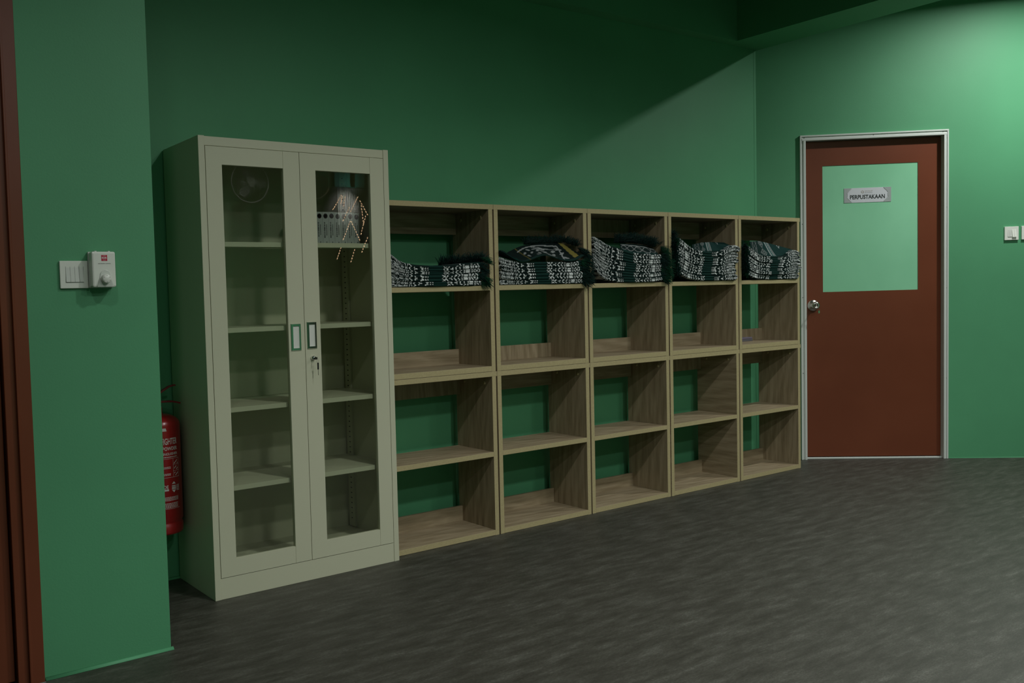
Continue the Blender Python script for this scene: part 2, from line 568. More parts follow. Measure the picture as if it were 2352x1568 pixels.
# sign on the mint panel
def sign():
    s = empty('door_sign', (X1, 0, 0), RZ)
    tag(s, 'white laminated sign with black capitals PERPUSTAKAAN on the mint door panel', 'sign')
    x0, x1, z0, z1 = 0.5830, 0.8889, 1.7560, 1.8547
    y = 0.0305
    cxs, cz = (x0+x1)/2, (z0+z1)/2
    M_SIGN = mat('laminated_white', (0.66, 0.69, 0.72), 0.18)
    M_BORD = mat('pale_grey_ornament', (0.40, 0.44, 0.43), 0.25)
    MB().box(x0, x1, y-0.0015, y, z0, z1).build('sign_card', M_SIGN, s)
    # ornamental ends, each a scalloped panel with a fine outline
    hh = (z1-z0)/2
    def scallop(sgn):
        pts = []
        for k in range(25):
            t = -1+2*k/24
            d = 0.020+0.024*(abs(t)**1.3)*(1-0.0) if abs(t) > 0.35 else 0.0165+0.012*abs(t)
            d += 0.004*math.cos(t*7)
            pts.append((sgn*d, t*hh))
        return pts
    for sgn, xe_ in ((1, x0), (-1, x1)):
        pts = scallop(sgn)
        b = MB()
        out = [(xe_, cz-hh)]+[(xe_+p[0], cz+p[1]) for p in pts]+[(xe_, cz+hh)]
        b.prism(out if sgn > 0 else out[::-1], y-0.0019, y-0.0015)
        b.build('ornament', M_BORD, s)
        b = MB()
        path = [(xe_+p[0]+sgn*0.002, y-0.0021, cz+p[1]*0.99) for p in pts]
        b.tube(path, 0.0006, 4)
        for i in range(4):
            for j in range(9):
                if (i+j) % 2 == 0:
                    bx, bz = xe_+sgn*(0.004+0.0045*i), cz-hh+0.006+j*(2*hh-0.012)/8
                    b.box(bx-0.0009, bx+0.0009, y-0.0022, y-0.0019, bz-0.0009, bz+0.0009)
        b.build('ornament_line', mat('ornament_line_grey', (0.27, 0.28, 0.27), 0.4), s)
    t = text_mesh('lettering', 'PERPUSTAKAAN', 0.0375, mat('sign_black', (0.004, 0.012, 0.010), 0.5), s, sx=1.0, offset=0.0008)
    w = max(v.co.x for v in t.data.vertices)-min(v.co.x for v in t.data.vertices)
    h = max(v.co.z for v in t.data.vertices)-min(v.co.z for v in t.data.vertices)
    for v in t.data.vertices:
        v.co.x *= 0.226/w
        v.co.z *= 0.0285/h
    t.location = (cxs-0.001, y-0.0019, cz-0.0135)
    M_GOLD = mat('gold_print', (0.33, 0.27, 0.20), 0.5)
    b = MB()
    qx, qz = cxs-0.033, cz+0.0225
    b.rings([[(qx+r*math.cos(2*PI*i/28), yy, qz+r*math.sin(2*PI*i/28)) for i in range(28)] for r, yy in ((0.0088, y-0.0015), (0.0088, y-0.0020), (0.0060, y-0.0020), (0.0060, y-0.0015))], cap=False)
    b.prism([(qx+0.001, qz-0.0088), (qx+0.0095, qz-0.0088), (qx+0.0095, qz-0.0066), (qx+0.004, qz-0.0062)], y-0.0020, y-0.0015)
    b.build('emblem', M_GOLD, s)
    t = text_mesh('lettering', 'QHALIF', 0.0125, mat('faint_gold_print', (0.42, 0.38, 0.34), 0.5), s, sx=1.25)
    t.location = (cxs+0.007, y-0.0018, cz+0.0265)
    b = MB()
    rnd = random.Random(4)
    xx = cxs-0.020
    while xx < cxs+0.032:
        w = rnd.uniform(0.002, 0.005)
        b.box(xx, xx+w, y-0.0018, y-0.0015, cz+0.0138, cz+0.0160)
        xx += w+0.0012
    tag(b.build('small_print', M_GREYTXT, s), kind='stuff')
sign()

# light switches on the oblique wall
def wall_switch(d0, zc, label, gangs_out):
    s = empty('light_switch', (X1, 0, 0), RZ)
    tag(s, label, 'switch')
    w, h = 0.0875, 0.0900
    MB().box(d0, d0+w, -0.011, 0.0, zc-h/2, zc+h/2).build('switch_plate', M_WHITE, s, bevel=0.0015)
    x0 = d0+0.018
    for k in range(4):
        xa = x0+k*0.0135
        b = MB()
        if k in gangs_out:
            b.prism([(0, 0), (0, 0)], 0, 0) if False else None
            za, zb = zc-0.026, zc+0.026
            b.rings([[(xa+0.0004, -0.010, za), (xa+0.0131, -0.010, za), (xa+0.0131, -0.019, za), (xa+0.0004, -0.019, za)],
                     [(xa+0.0004, -0.010, zb), (xa+0.0131, -0.010, zb), (xa+0.0131, -0.0115, zb), (xa+0.0004, -0.0115, zb)]])
            ro = b.build('rocker', M_WHITE, s)
        else:
            za, zb = zc-0.0235, zc+0.0235
            b.rings([[(xa+0.0004, -0.010, za), (xa+0.0131, -0.010, za), (xa+0.0131, -0.0135, za), (xa+0.0004, -0.0135, za)],
                     [(xa+0.0004, -0.010, zb), (xa+0.0131, -0.010, zb), (xa+0.0131, -0.0112, zb), (xa+0.0004, -0.0112, zb)]])
            ro = b.build('rocker', M_WHITE2, s)
        for f in ro.data.polygons:
            f.use_smooth = False
wall_switch(1.594, 1.511, 'white four-gang light switch nearest the brown door, two rockers pressed', (2, 3))
wall_switch(1.7005, 1.512, 'white light switch cut off by the right edge of the photo', (1, 2))

# ------------------------------------------------------------------ left wall: brown door, switch, fan regulator
M_GREYC = mat('grey_caulk', (0.16, 0.17, 0.15), 0.7)
def door_left():
    d = empty('door_2', (0, YP, 0))
    st(d)
    b = MB()
    b.box(0.753, 0.797, -0.014, 0.0, 0.0, 2.36)
    b.box(0.752, 0.760, -0.018, -0.004, 0.0, 2.36)
    b.box(0.719, 0.757, -0.004, 0.09, 0.0, 2.34)
    b.box(0.690, 0.722, 0.062, 0.12, 0.0, 2.32)
    b.build('frame_jamb', M_BROWN, d, bevel=0.002)
    MB().box(LD0-0.03, LD0+0.04, -0.014, 0.09, 0.0, 2.36).build('frame_jamb', M_BROWN, d, bevel=0.002)
    MB().box(LD0-0.03, 0.797, -0.0145, 0.09, 2.285, 2.361).build('frame_head', M_BROWN, d, bevel=0.002)
    MB().box(LD0+0.04, 0.714, 0.022, 0.060, 0.012, 2.285).build('door_leaf', M_BROWN, d, bevel=0.002)
    MB().box(LD0+0.04, 0.719, 0.012, 0.075, 0.0, 0.006).build('door_sill', M_DARKGAP, d)
    MB().box(0.748, 0.799, -0.020, -0.014, 0.0, 0.003).build('caulk_strip', M_GREYC, d, bevel=0.0015)
    return d
door_left()

def left_switch():
    s = empty('light_switch', (0, YP, 0))
    tag(s, 'white four-rocker light switch beside the fan regulator on the left wall', 'switch')
    x0, x1, z0, z1 = 0.9015, 0.9905, 1.2560, 1.3445
    MB().box(x0, x1, -0.009, 0.0, z0, z1).build('switch_plate', M_WHITE, s, bevel=0.0018)
    for k in range(4):
        xa = 0.9195+k*0.0141
        za, zb = 1.2765, 1.3260
        b = MB()
        b.rings([[(xa+0.0004, -0.008, za), (xa+0.0137, -0.008, za), (xa+0.0137, -0.0122, za), (xa+0.0004, -0.0122, za)],
                 [(xa+0.0004, -0.008, za+0.024), (xa+0.0137, -0.008, za+0.024), (xa+0.0137, -0.0105, za+0.024), (xa+0.0004, -0.0105, za+0.024)],
                 [(xa+0.0004, -0.008, zb), (xa+0.0137, -0.008, zb), (xa+0.0137, -0.0088, zb), (xa+0.0004, -0.0088, zb)]])
        r = b.build('rocker', M_WHITE2, s)
        for f in r.data.polygons:
            f.use_smooth = False
    b = MB()
    for k in range(5):
        xa = 0.9195+k*0.0141
        b.box(xa-0.0003, xa+0.0003, -0.0094, -0.009, 1.2760, 1.3265)
    b.box(0.9195, 0.976, -0.0094, -0.009, 1.2750, 1.2762).build('gap_lines', M_GREYTXT, s)
left_switch()

def regulator():
    s = empty('fan_regulator', (0, YP, 0))
    tag(s, 'white box fan regulator with round knob and red logo on the left wall', 'regulator')
    x0, x1, z0, z1 = 0.9925, 1.0690, 1.2575, 1.3725
    b = MB()
    b.box(x0-0.001, x1+0.001, -0.012, 0.0, z0-0.001, z1+0.001)
    hs = b.build('back_box', M_WHITE2, s, bevel=0.002)
    MB().box(x0, x1, -0.050, -0.012, z0, z1).build('housing', M_WHITE, s, bevel=0.0055)
    for x in (x0+0.014, x1-0.019):
        MB().box(x, x+0.007, -0.034, -0.006, z1, z1+0.0030).build('clip', M_WHITE2, s, bevel=0.0008)
    # raised tongue shape under the knob
    kx, kz = 1.0335, 1.2840
    pts = []
    for k in range(13):
        a = PI*k/12
        pts.append((kx+0.0165*math.cos(a), kz+0.013+0.0165*math.sin(a)))
    pts += [(kx-0.0275, z0+0.0006), (kx+0.0275, z0+0.0006)]
    MB().prism(pts[::-1], -0.0525, -0.050).build('dial_plate', M_WHITE2, s, bevel=0.0012)
    kn = MB().lathe([(0.0158, 0), (0.0150, -0.012), (0.0138, -0.016), (0.0120, -0.0175), (0.0, -0.0175)], (kx, -0.0525, kz), 'y', 40, cap=False).build('knob', M_WHITE, s)
    for k in range(6):
        a = PI/2+k*PI/3
        MB().lathe([(0.0011, 0), (0.0009, -0.0005), (0.0, -0.0006)], (kx+0.0105*math.cos(a), -0.0700, kz+0.0105*math.sin(a)), 'y', 8, cap=False).build('dial_mark', M_GREYTXT, kn)
    lx, lz = 1.0325, 1.3518
    lg = MB().box(lx-0.0095, lx+0.0095, -0.0506, -0.0500, lz-0.0095, lz+0.0095).build('logo_square', M_REDLOGO, s)
    t = text_mesh('logo_letters', 'KDK', 0.0076, M_LOGOW, lg, sx=1.05, offset=0.0002)
    t.location = (lx, -0.0508, lz)
    for sg in (1, -1):
        for r in (0.0062, 0.0078):
            MB().tube([(lx+r*math.sin(q), -0.0508, lz+sg*(r*math.cos(q))) for q in [(-0.75+1.5*i/10) for i in range(11)]], 0.0002, 4).build('logo_arc', M_LOGOW, lg)
    t = text_mesh('lettering', 'ELECTRONIC CONTROL', 0.0036, M_GREYTXT, s, sx=1.02)
    t.location = (1.0325, -0.0503, 1.3335)
regulator()

# ------------------------------------------------------------------ fire extinguisher
def extinguisher():
    cx, cy = 1.4345, -0.104
    r = 0.0915
    e = empty('fire_extinguisher', (cx, cy, 0.243))
    tag(e, 'red dry powder fire extinguisher hanging in the recess beside the steel cabinet', 'extinguisher')
    z0, z1 = 0.0, 0.505
    prof = [(0.077, 0.0), (r-0.003, 0.004), (r-0.001, 0.012), (r-0.001, 0.040), (r-0.006, 0.047), (r-0.006, 0.052), (r, 0.060), (r, 0.452)]
    for k in range(1, 10):
        a = PI/2*k/9
        prof.append((0.026+(r-0.026)*math.cos(a), 0.452+0.044*math.sin(a)))
    prof += [(0.022, 0.502), (0.022, 0.525), (0.0, 0.525)]
    MB().lathe(prof, (0, 0, 0), 'z', 48).build('cylinder', M_RED, e)
    MB().lathe([(0.019, 0.525), (0.021, 0.530), (0.021, 0.556), (0.016, 0.565), (0.0, 0.565)], (0, 0, 0), 'z', 20).build('valve', M_CHROME, e)
    # levers towards +x
    def blade(path, w, th):
        P = [Vector(p) for p in path]
        rs = []
        for i, p in enumerate(P):
            t = (P[min(i+1, len(P)-1)]-P[max(i-1, 0)]).normalized()
            n = Vector((-t.z, 0, t.x))
            ww = w[i]
            s_ = Vector((0, 1, 0))
            rs.append([tuple(p+s_*ww+n*th), tuple(p-s_*ww+n*th), tuple(p-s_*ww-n*th), tuple(p+s_*ww-n*th)])
        b = MB()
        b.rings(rs)
        return b
    blade([(-0.03, 0, 0.566), (0.0, 0, 0.574), (0.022, 0, 0.590), (0.054, 0, 0.608), (0.076, 0, 0.613), (0.085, 0, 0.612)], [0.009, 0.012, 0.012, 0.010, 0.008, 0.004], 0.0030).build('squeeze_lever', M_REDDARK, e, bevel=0.001)
    blade([(-0.03, 0, 0.545), (0.0, 0, 0.546), (0.03, 0, 0.547), (0.066, 0, 0.545), (0.090, 0, 0.539), (0.103, 0, 0.535)], [0.009, 0.012, 0.012, 0.011, 0.009, 0.005], 0.0035).build('carry_handle', M_REDDARK, e, bevel=0.001)
    MB().tube([(0, -0.02, 0.545), (-0.03, -0.05, 0.55), (-0.085, -0.055, 0.50), (-0.098, -0.04, 0.40), (-0.098, -0.03, 0.20), (-0.096, -0.02, 0.10)], 0.009, 10).build('hose', M_RUBBER, e)
    MB().box(-0.03, 0.03, 0.084, 0.103, 0.33, 0.40).build('wall_bracket', M_CHROME, e, bevel=0.002)
    # printed label: flat lettering wrapped round the cylinder
    def wrap(o, u0, z, rr=r+0.0004):
        me = o.data
        for v in me.vertices:
            a = (u0+v.co.x)/r
            q = rr-v.co.y
            h = v.co.z+z
            v.co = (q*math.sin(a), -q*math.cos(a), h)
        return o
    def fit(o, w, h):
        xs = [v.co.x for v in o.data.vertices]
        zs = [v.co.z for v in o.data.vertices]
        kx, kz = w/(max(xs)-min(xs)), h/(max(zs)-min(zs))
        mx, mz = (max(xs)+min(xs))/2, (max(zs)+min(zs))/2
        for v in o.data.vertices:
            v.co.x = (v.co.x-mx)*kx
            v.co.z = (v.co.z-mz)*kz
        return o
    wrap(fit(text_mesh('lettering', 'FIRE FIGHTER', 0.03, M_PRINT, e, offset=0.0004), 0.113, 0.0265), -0.0015, 0.391)
    wrap(fit(text_mesh('lettering', 'DRY POWDER', 0.02, M_PRINT, e, offset=0.0003), 0.106, 0.0150), 0.002, 0.361)
    wrap(fit(text_mesh('lettering', 'FIRE EXTINGUISHER', 0.02, M_PRINT, e, offset=0.0002), 0.120, 0.0110), -0.005, 0.339)
    rnd = random.Random(7)
    def lines(b, u0, u1, z, h):
        u = u0
        while u < u1:
            w = min(rnd.uniform(0.003, 0.008), u1-u)
            seg = 2
            a0, a1 = u/r, (u+w)/r
            for i in range(seg):
                p, q = a0+(a1-a0)*i/seg, a0+(a1-a0)*(i+1)/seg
                R = r+0.0005
                vs = [b.bm.verts.new((R*math.sin(x), -R*math.cos(x), zz)) for x, zz in ((p, z-h/2), (q, z-h/2), (q, z+h/2), (p, z+h/2))]
                b.bm.faces.new(vs)
            u += w+0.0014
    def rule(b, u0, u1, z, h=0.0010):
        n = 14
        for i in range(n):
            p, q = (u0+(u1-u0)*i/n)/r, (u0+(u1-u0)*(i+1)/n)/r
            R = r+0.0005
            vs = [b.bm.verts.new((R*math.sin(x), -R*math.cos(x), zz)) for x, zz in ((p, z-h/2), (q, z-h/2), (q, z+h/2), (p, z+h/2))]
            b.bm.faces.new(vs)
    b = MB()
    lines(b, -0.06, 0.053, 0.326, 0.0035)
    rule(b, -0.06, 0.062, 0.319)
    for z in (0.285, 0.280, 0.257, 0.252):
        lines(b, -0.050, 0.018, z, 0.0026)
    rule(b, -0.06, 0.060, 0.2415)
    for z in (0.319, 0.293, 0.267, 0.2415):
        rule(b, 0.030, 0.062, z)
    for u in (0.030, 0.061):
        b.box(0, 0, 0, 0, 0, 0) if False else None
        rule(b, u, u+0.0010, 0.280, 0.078)
    for i, zc in enumerate((0.306, 0.280, 0.254)):           # pictograms of the steps
        for k in range(7):
            t = k/6
            lines(b, 0.034+0.018*t, 0.038+0.018*t, zc-0.008+0.014*((t+0.4*i) % 1.0), 0.0035)
    for z in (0.160, 0.1555, 0.151, 0.1465):
        lines(b, -0.05, 0.052, z, 0.0022)
    for z in (0.134, 0.1285, 0.123, 0.1175):
        lines(b, -0.05, 0.048, z, 0.0026)
    for z in (0.206, 0.201, 0.196, 0.190, 0.185):
        lines(b, 0.044, 0.060, z, 0.0028)
    rule(b, -0.05, 0.006, 0.190, 0.0075)
    rule(b, -0.05, 0.060, 0.112)
    tag(b.build('small_print', M_PRINT, e), kind='stuff')
    wrap(fit(text_mesh('lettering', 'MADE', 0.02, M_PRINT, e, offset=0.0003), 0.046, 0.014), -0.018, 0.203)
    d = MB()
    d.prism([(0.022, 0), (0.0, 0.0)], 0, 0) if False else None
    rr = r+0.0006
    def P(u, z): return (rr*math.sin(u/r), -rr*math.cos(u/r), z)
    for tri in (((0.030, 0.2235), (0.020, 0.213), (0.040, 0.213)), ((0.030, 0.1775), (0.040, 0.188), (0.020, 0.188))):
        d.bm.faces.new([d.bm.verts.new(P(*q)) for q in tri])
    for zz in (0.205, 0.1985, 0.193):
        d.bm.faces.new([d.bm.verts.new(P(*q)) for q in ((0.0195, zz-0.002), (0.0405, zz-0.002), (0.0405, zz+0.002), (0.0195, zz+0.002))])
    d.build('approval_mark', M_PRINT, e)
    d = MB()
    d.bm.faces.new([d.bm.verts.new(P(*q)) for q in ((-0.012, 0.4335), (0.006, 0.4335), (0.002, 0.4460), (-0.012, 0.4460))])
    d.build('inspection_sticker', M_PRINT, e)
extinguisher()

# ------------------------------------------------------------------ steel cabinet with glass doors
CX0, CX1, CYF, CYB, CH = 1.5421, 2.4365, -0.3984, -0.006, 1.8555
def cabinet():
    c = empty('steel_cabinet', ((CX0+CX1)/2, (CYF+CYB)/2, 0))
    tag(c, 'tall beige steel cabinet with two glass doors against the green wall', 'cabinet')
    inv = Matrix.Translation(c.location).inverted()
    P = lambda b, n, m, par=None, bev=0.0: _put(b, n, m, par, bev)
    def _put(b, n, m, par, bev):
        o = b.build(n, m, None, bevel=bev)
        o.parent = par or c
        # keep world coordinates while parented
        o.matrix_parent_inverse = inv if (par is None) else Matrix.Identity(4)
        return o
    # sides, back, top, bottom
    for s, (xa, xb) in enumerate(((CX0, CX0+0.0265), (CX1-0.0265, CX1))):
        sp = P(MB().box(xa, xb, CYF, CYB, 0, CH), 'side_panel', M_STEEL, None, 0.0012)
        xin = xb if s == 0 else xa
        sg = 1 if s == 0 else -1
        b = MB().box(min(xin, xin+sg*0.012), max(xin, xin+sg*0.012), -0.080, -0.030, 0.10, CH-0.045)
        strip = P(b, 'shelf_strip', M_STEEL, sp)
        if s == 1:
            sl = None
            z = 0.14
            while z < 1.79:
                if sl is None:
                    sl = MB().box(-0.0006, 0.0006, -0.0055, 0.0055, -0.0022, 0.0022).build('bracket_slot', M_DARKGAP, None)
                    o = sl
                else:
                    o = sl.copy()
                    COL.objects.link(o)
                o.parent = strip
                o.location = (xin+sg*0.0122, -0.0575, z)
                z += 0.0247
    xa, xb = CX0+0.0265, CX1-0.0265
    P(MB().box(xa, xb, CYB-0.008, CYB-0.0005, 0.05, CH-0.002), 'back_panel', M_STEEL)
    P(MB().box(xa, xb, CYF+0.003, CYB-0.008, CH-0.0375, CH-0.0015), 'top_panel', M_STEEL, None, 0.0012)
    P(MB().box(xa, xb, CYF+0.022, CYB-0.008, 0.075, 0.0955), 'bottom_panel', M_STEEL)
    P(MB().box(xa, xb, CYF+0.002, CYF+0.020, 0.0, 0.0855), 'plinth', M_STEEL, None, 0.0012)
    for zt in (1.4415, 1.0930, 0.7690, 0.4480):
        b = MB()
        b.box(xa+0.001, xb-0.001, -0.3700, -0.3682, zt-0.0195, zt)
        b.box(xa+0.001, xb-0.001, -0.3682, CYB-0.012, zt-0.0018, zt)
        b.box(xa+0.001, xb-0.001, -0.3682, -0.356, zt-0.0195, zt-0.0178)
        P(b, 'shelf', M_STEEL, None)
    # doors
    def door(x0, x1, gx0, gx1, seam):
        z0, z1, gz0, gz1 = 0.0880, 1.8160, 0.1585, 1.7455
        ya, yb = CYF, CYF+0.020
        g = 0.0005
        b = MB()
        b.box(x0, gx0, ya, yb, z0, z1)
        b.box(gx1, x1, ya, yb, z0, z1)
        b.box(gx0, gx1-g*2, ya, yb, z0, gz0)
        b.box(gx0, gx1-g*2, ya, yb, gz1, z1)
        b.box(gx1-g*2, gx1, ya+0.002, yb, z0, gz0)
        b.box(gx1-g*2, gx1, ya+0.002, yb, gz1, z1)
        d = P(b, 'door', M_STEEL)
        P(MB().box(gx0-0.004, gx1+0.004, ya+0.0085, ya+0.0125, gz0-0.004, gz1+0.004), 'glass_pane', M_GLASS, d)
        # rubber bead round the pane, on the inside
        return d
    mid = 1.9868
    dl = door(xa+0.0022, mid-0.0010, 1.6385, 1.9105, 1)
    dr = door(mid+0.0014, xb-0.0022, 2.0632, 2.3375, 1)
    for d, hx0, hx1, nm in ((dl, 1.9205, 1.9680, 'chrome recessed pull on the left door'), (dr, 1.9972, 2.0436, 'chrome recessed pull on the right door')):
        z0, z1 = (0.9862, 1.1002) if d is dl else (0.9903, 1.1050)
        y = CYF
        w = 0.0105
        b = MB()
        b.rings([[(hx0, y, z0), (hx1, y, z0), (hx1, y, z1), (hx0, y, z1)],
                 [(hx0, y-0.002, z0), (hx1, y-0.002, z0), (hx1, y-0.002, z1), (hx0, y-0.002, z1)],
                 [(hx0+0.002, y-0.0045, z0+0.002), (hx1-0.002, y-0.0045, z0+0.002), (hx1-0.002, y-0.0045, z1-0.002), (hx0+0.002, y-0.0045, z1-0.002)],
                 [(hx0+w-0.001, y-0.0045, z0+w), (hx1-w+0.001, y-0.0045, z0+w), (hx1-w+0.001, y-0.0045, z1-w), (hx0+w-0.001, y-0.0045, z1-w)],
                 [(hx0+w, y-0.0006, z0+w+0.001), (hx1-w, y-0.0006, z0+w+0.001), (hx1-w, y-0.0006, z1-w-0.001), (hx0+w, y-0.0006, z1-w-0.001)]], cap=False)
        h = P(b, 'handle', M_CHROME, d)
        for f in h.data.polygons:
            f.use_smooth = False
        tag(h, nm)
        P(MB().box(hx0+w-0.001, hx1-w+0.001, y-0.0012, y-0.0004, z0+w-0.001, z1-w+0.001), 'handle_cup', M_CUP, d)
    lx, lz = 2.0215, 0.9512
    P(MB().lathe([(0.0105, 0), (0.0105, -0.003), (0.0088, -0.007), (0.0085, -0.011), (0.0, -0.011)], (lx, CYF, lz), 'y', 26, cap=False), 'lock', M_CHROME, dr)
    b = MB()
    b.box(lx-0.0012, lx+0.0012, CYF-0.022, CYF-0.010, lz-0.0035, lz+0.0035)
    b.box(lx-0.001, lx+0.0015, CYF-0.038, CYF-0.020, lz-0.0060, lz+0.0050, bev=0.0004)
    P(b, 'key', M_BLACK, dr)
    kx, ky = 2.0270, CYF-0.034
    b = MB()
    b.tube([(lx+0.004+0.006*math.cos(a), ky+0.004*math.cos(a), lz-0.010+0.010*math.sin(a)) for a in [2*PI*i/16 for i in range(17)]], 0.0005, 5)
    P(b, 'key_ring', M_CHROME, dr)
    b = MB()
    b.box(kx-0.0035, kx+0.0035, ky-0.001, ky+0.001, lz-0.048, lz-0.019, bev=0.0004)
    P(b, 'key_head', M_BLACK, dr)
    P(MB().box(kx-0.0010, kx+0.0010, ky-0.0006, ky+0.0006, lz-0.072, lz-0.048), 'key_blade', M_CHROME, dr)
cabinet()

# books in the cabinet
M_BOOK = mat('grey_white_book_cover', (0.34, 0.375, 0.36), 0.45)
M_BOOKD = mat('dark_book_board', (0.05, 0.06, 0.05), 0.5)
M_INK = mat('book_ink', (0.035, 0.04, 0.04), 0.6)
M_PAPER = mat('paper_edge', (0.62, 0.60, 0.50), 0.8)
ORD = ['leftmost', 'second from the left', 'third from the left', 'fourth from the left', 'fifth from the left', 'sixth from the left', 'rightmost']
def book(i, x, w, h):
    e = empty('book', (x+w/2, -0.225, 1.4416))
    tag(e, 'grey-white book with round dark spine emblem, %s in the cabinet' % ORD[i], 'book', 'books in the steel cabinet')
    d0, d1 = -0.075, 0.075
    b = MB()
    b.box(-w/2, -w/2+0.0015, d0+0.001, d1, 0, h, 1).box(w/2-0.0015, w/2, d0+0.001, d1, 0, h, 1).box(-w/2, w/2, d0, d0+0.0015, 0, h, 0)
    b.build('cover', [M_BOOK, M_BOOKD], e)
    MB().box(-w/2+0.0016, w/2-0.0016, d0+0.002, d1-0.004, 0.002, h-0.003).build('page_block', M_PAPER, e)
    b = MB()
    for r0, r1 in ((0.0112, 0.0095), (0.0088, 0.0)):
        n = 24
        pr = [[(r0*math.cos(2*PI*k/n), d0-0.0003, h-0.018+r0*math.sin(2*PI*k/n)) for k in range(n)],
              [(r0*math.cos(2*PI*k/n), d0-0.0006, h-0.018+r0*math.sin(2*PI*k/n)) for k in range(n)]]
        b.rings(pr)
    b.build('emblem', M_INK, e)
    # vertical print too small to read in the photo: dark strokes of the same rhythm
    b = MB()
    rnd = random.Random(3)
    z = h-0.045
    while z > 0.032:
        q = rnd.uniform(0.003, 0.0062)
        b.box(-0.0085, -0.0030, d0-0.0006, d0-0.0001, z-q, z)
        z -= q+rnd.choice((0.0010, 0.0010, 0.0028))
    z = h-0.055
    while z > 0.040:
        q = rnd.uniform(0.002, 0.004)
        b.box(0.0022, 0.0042, d0-0.0006, d0-0.0001, z-q, z)
        b.box(0.0052, 0.0068, d0-0.0006, d0-0.0001, z-q*0.8, z)
        z -= q+0.0011
    b.box(0.001, 0.0045, d0-0.0006, d0-0.0001, 0.006, 0.011)
    tag(b.build('spine_print', M_INK, e), kind='stuff')
bw = [0.0308, 0.0308, 0.0302, 0.0325, 0.0328, 0.0330, 0.0310]
x = 2.1160
for i, w in enumerate(bw):
    book(i, x, w-0.0008, 0.1405+0.0006*(i % 3))
    x += w

# ------------------------------------------------------------------ oak shelf units
SX, SYF, SW, SYB = 5.6920, -0.3465, 0.6516, -0.0575
POS = ['leftmost column beside the steel cabinet', 'second column from the steel cabinet', 'middle column', 'second column from the brown door', 'rightmost column beside the brown door']
def unit(k, tier):
    x1 = SX-(4-k)*SW
    w = SW-0.0015 if k else SW-0.004-0.0045
    x0 = x1-w
    z0, H = (0.0, 0.8186) if tier == 0 else (0.8190, 0.8225)
    e = empty('shelf_unit', ((x0+x1)/2, (SYF+SYB)/2, z0))
    tag(e, 'oak two-cell open shelf unit, %s row, %s' % (('lower', 'upper')[tier], POS[k]), 'shelf unit', 'oak shelf units along the green wall')
    hw, f, b_ = w/2, (SYF-SYB)/2, (SYB-SYF)/2
    T, S = 0.0245, 0.0252
    odd = (k == 3 and tier == 0)
    side = M_OAKX if False else M_OAKZ
    def board(n, a, mat_):
        return MB().box(*a, 0, 1).build(n, [mat_, M_EDGE], e, bevel=0.0008)
    il, ir = -hw+0.0012, hw-0.0065
    board('top_board', (-hw, hw, f, b_, H-T, H), M_OAKX)
    sl = board('side_board', (il, il+S, f, b_, 0, H-T), M_OAKY if odd else M_OAKZ)
    sr_ = board('side_board', (ir-S, ir, f, b_, 0, H-T), M_OAKY if odd else M_OAKZ)
    board('bottom_board', (il+S, ir-S, f, b_, 0.001, 0.0270), M_OAKX)
    mz = 0.3950 if tier == 0 else 0.4010
    board('middle_shelf', (il+S, ir-S, f, b_, mz, mz+0.0240), M_OAKX)
    ry = b_-0.028
    up_rail = M_OAKZ if (k + tier) % 3 == 0 else M_OAKX
    lo_rail = M_OAKZ if (k, tier) in ((1, 1), (4, 1)) else M_OAKX
    MB().box(il+S, ir-S, ry, ry+0.015, H-T-0.105, H-T).build('back_rail', up_rail, e, bevel=0.0008)
    MB().box(il+S, ir-S, ry, ry+0.015, 0.027, 0.104).build('back_rail', lo_rail, e, bevel=0.0008)
    for yy in (f+0.062, b_-0.07):
        MB().lathe([(0.0088, 0), (0.0085, -0.0012), (0.0, -0.0014)], (ir-S, yy, H-T-0.035), 'x', 18, cap=False).build('screw_cover', M_EDGE, sr_)
    return x0, x1, z0+mz+0.024
CELLS = {}
for k in range(5):
    for t in (0, 1):
        CELLS[(k, t)] = unit(k, t)

# small dark block lying in the lower cell of the upper right-hand unit
er = empty('board_eraser', (5.428, -0.120, 0.8462), 0.0)
tag(er, 'small dark grey-violet block on a low cell floor of the rightmost upper unit', 'eraser')
MB().box(-0.075, 0.045, -0.022, 0.022, 0.0, 0.012).build('felt_pad', mat('grey_felt', (0.10, 0.10, 0.11), 0.9), er, bevel=0.002)
MB().box(-0.075, 0.045, -0.021, 0.021, 0.012, 0.026).build('grip', mat('violet_grey_plastic', (0.14, 0.125, 0.17), 0.45), er, bevel=0.004)

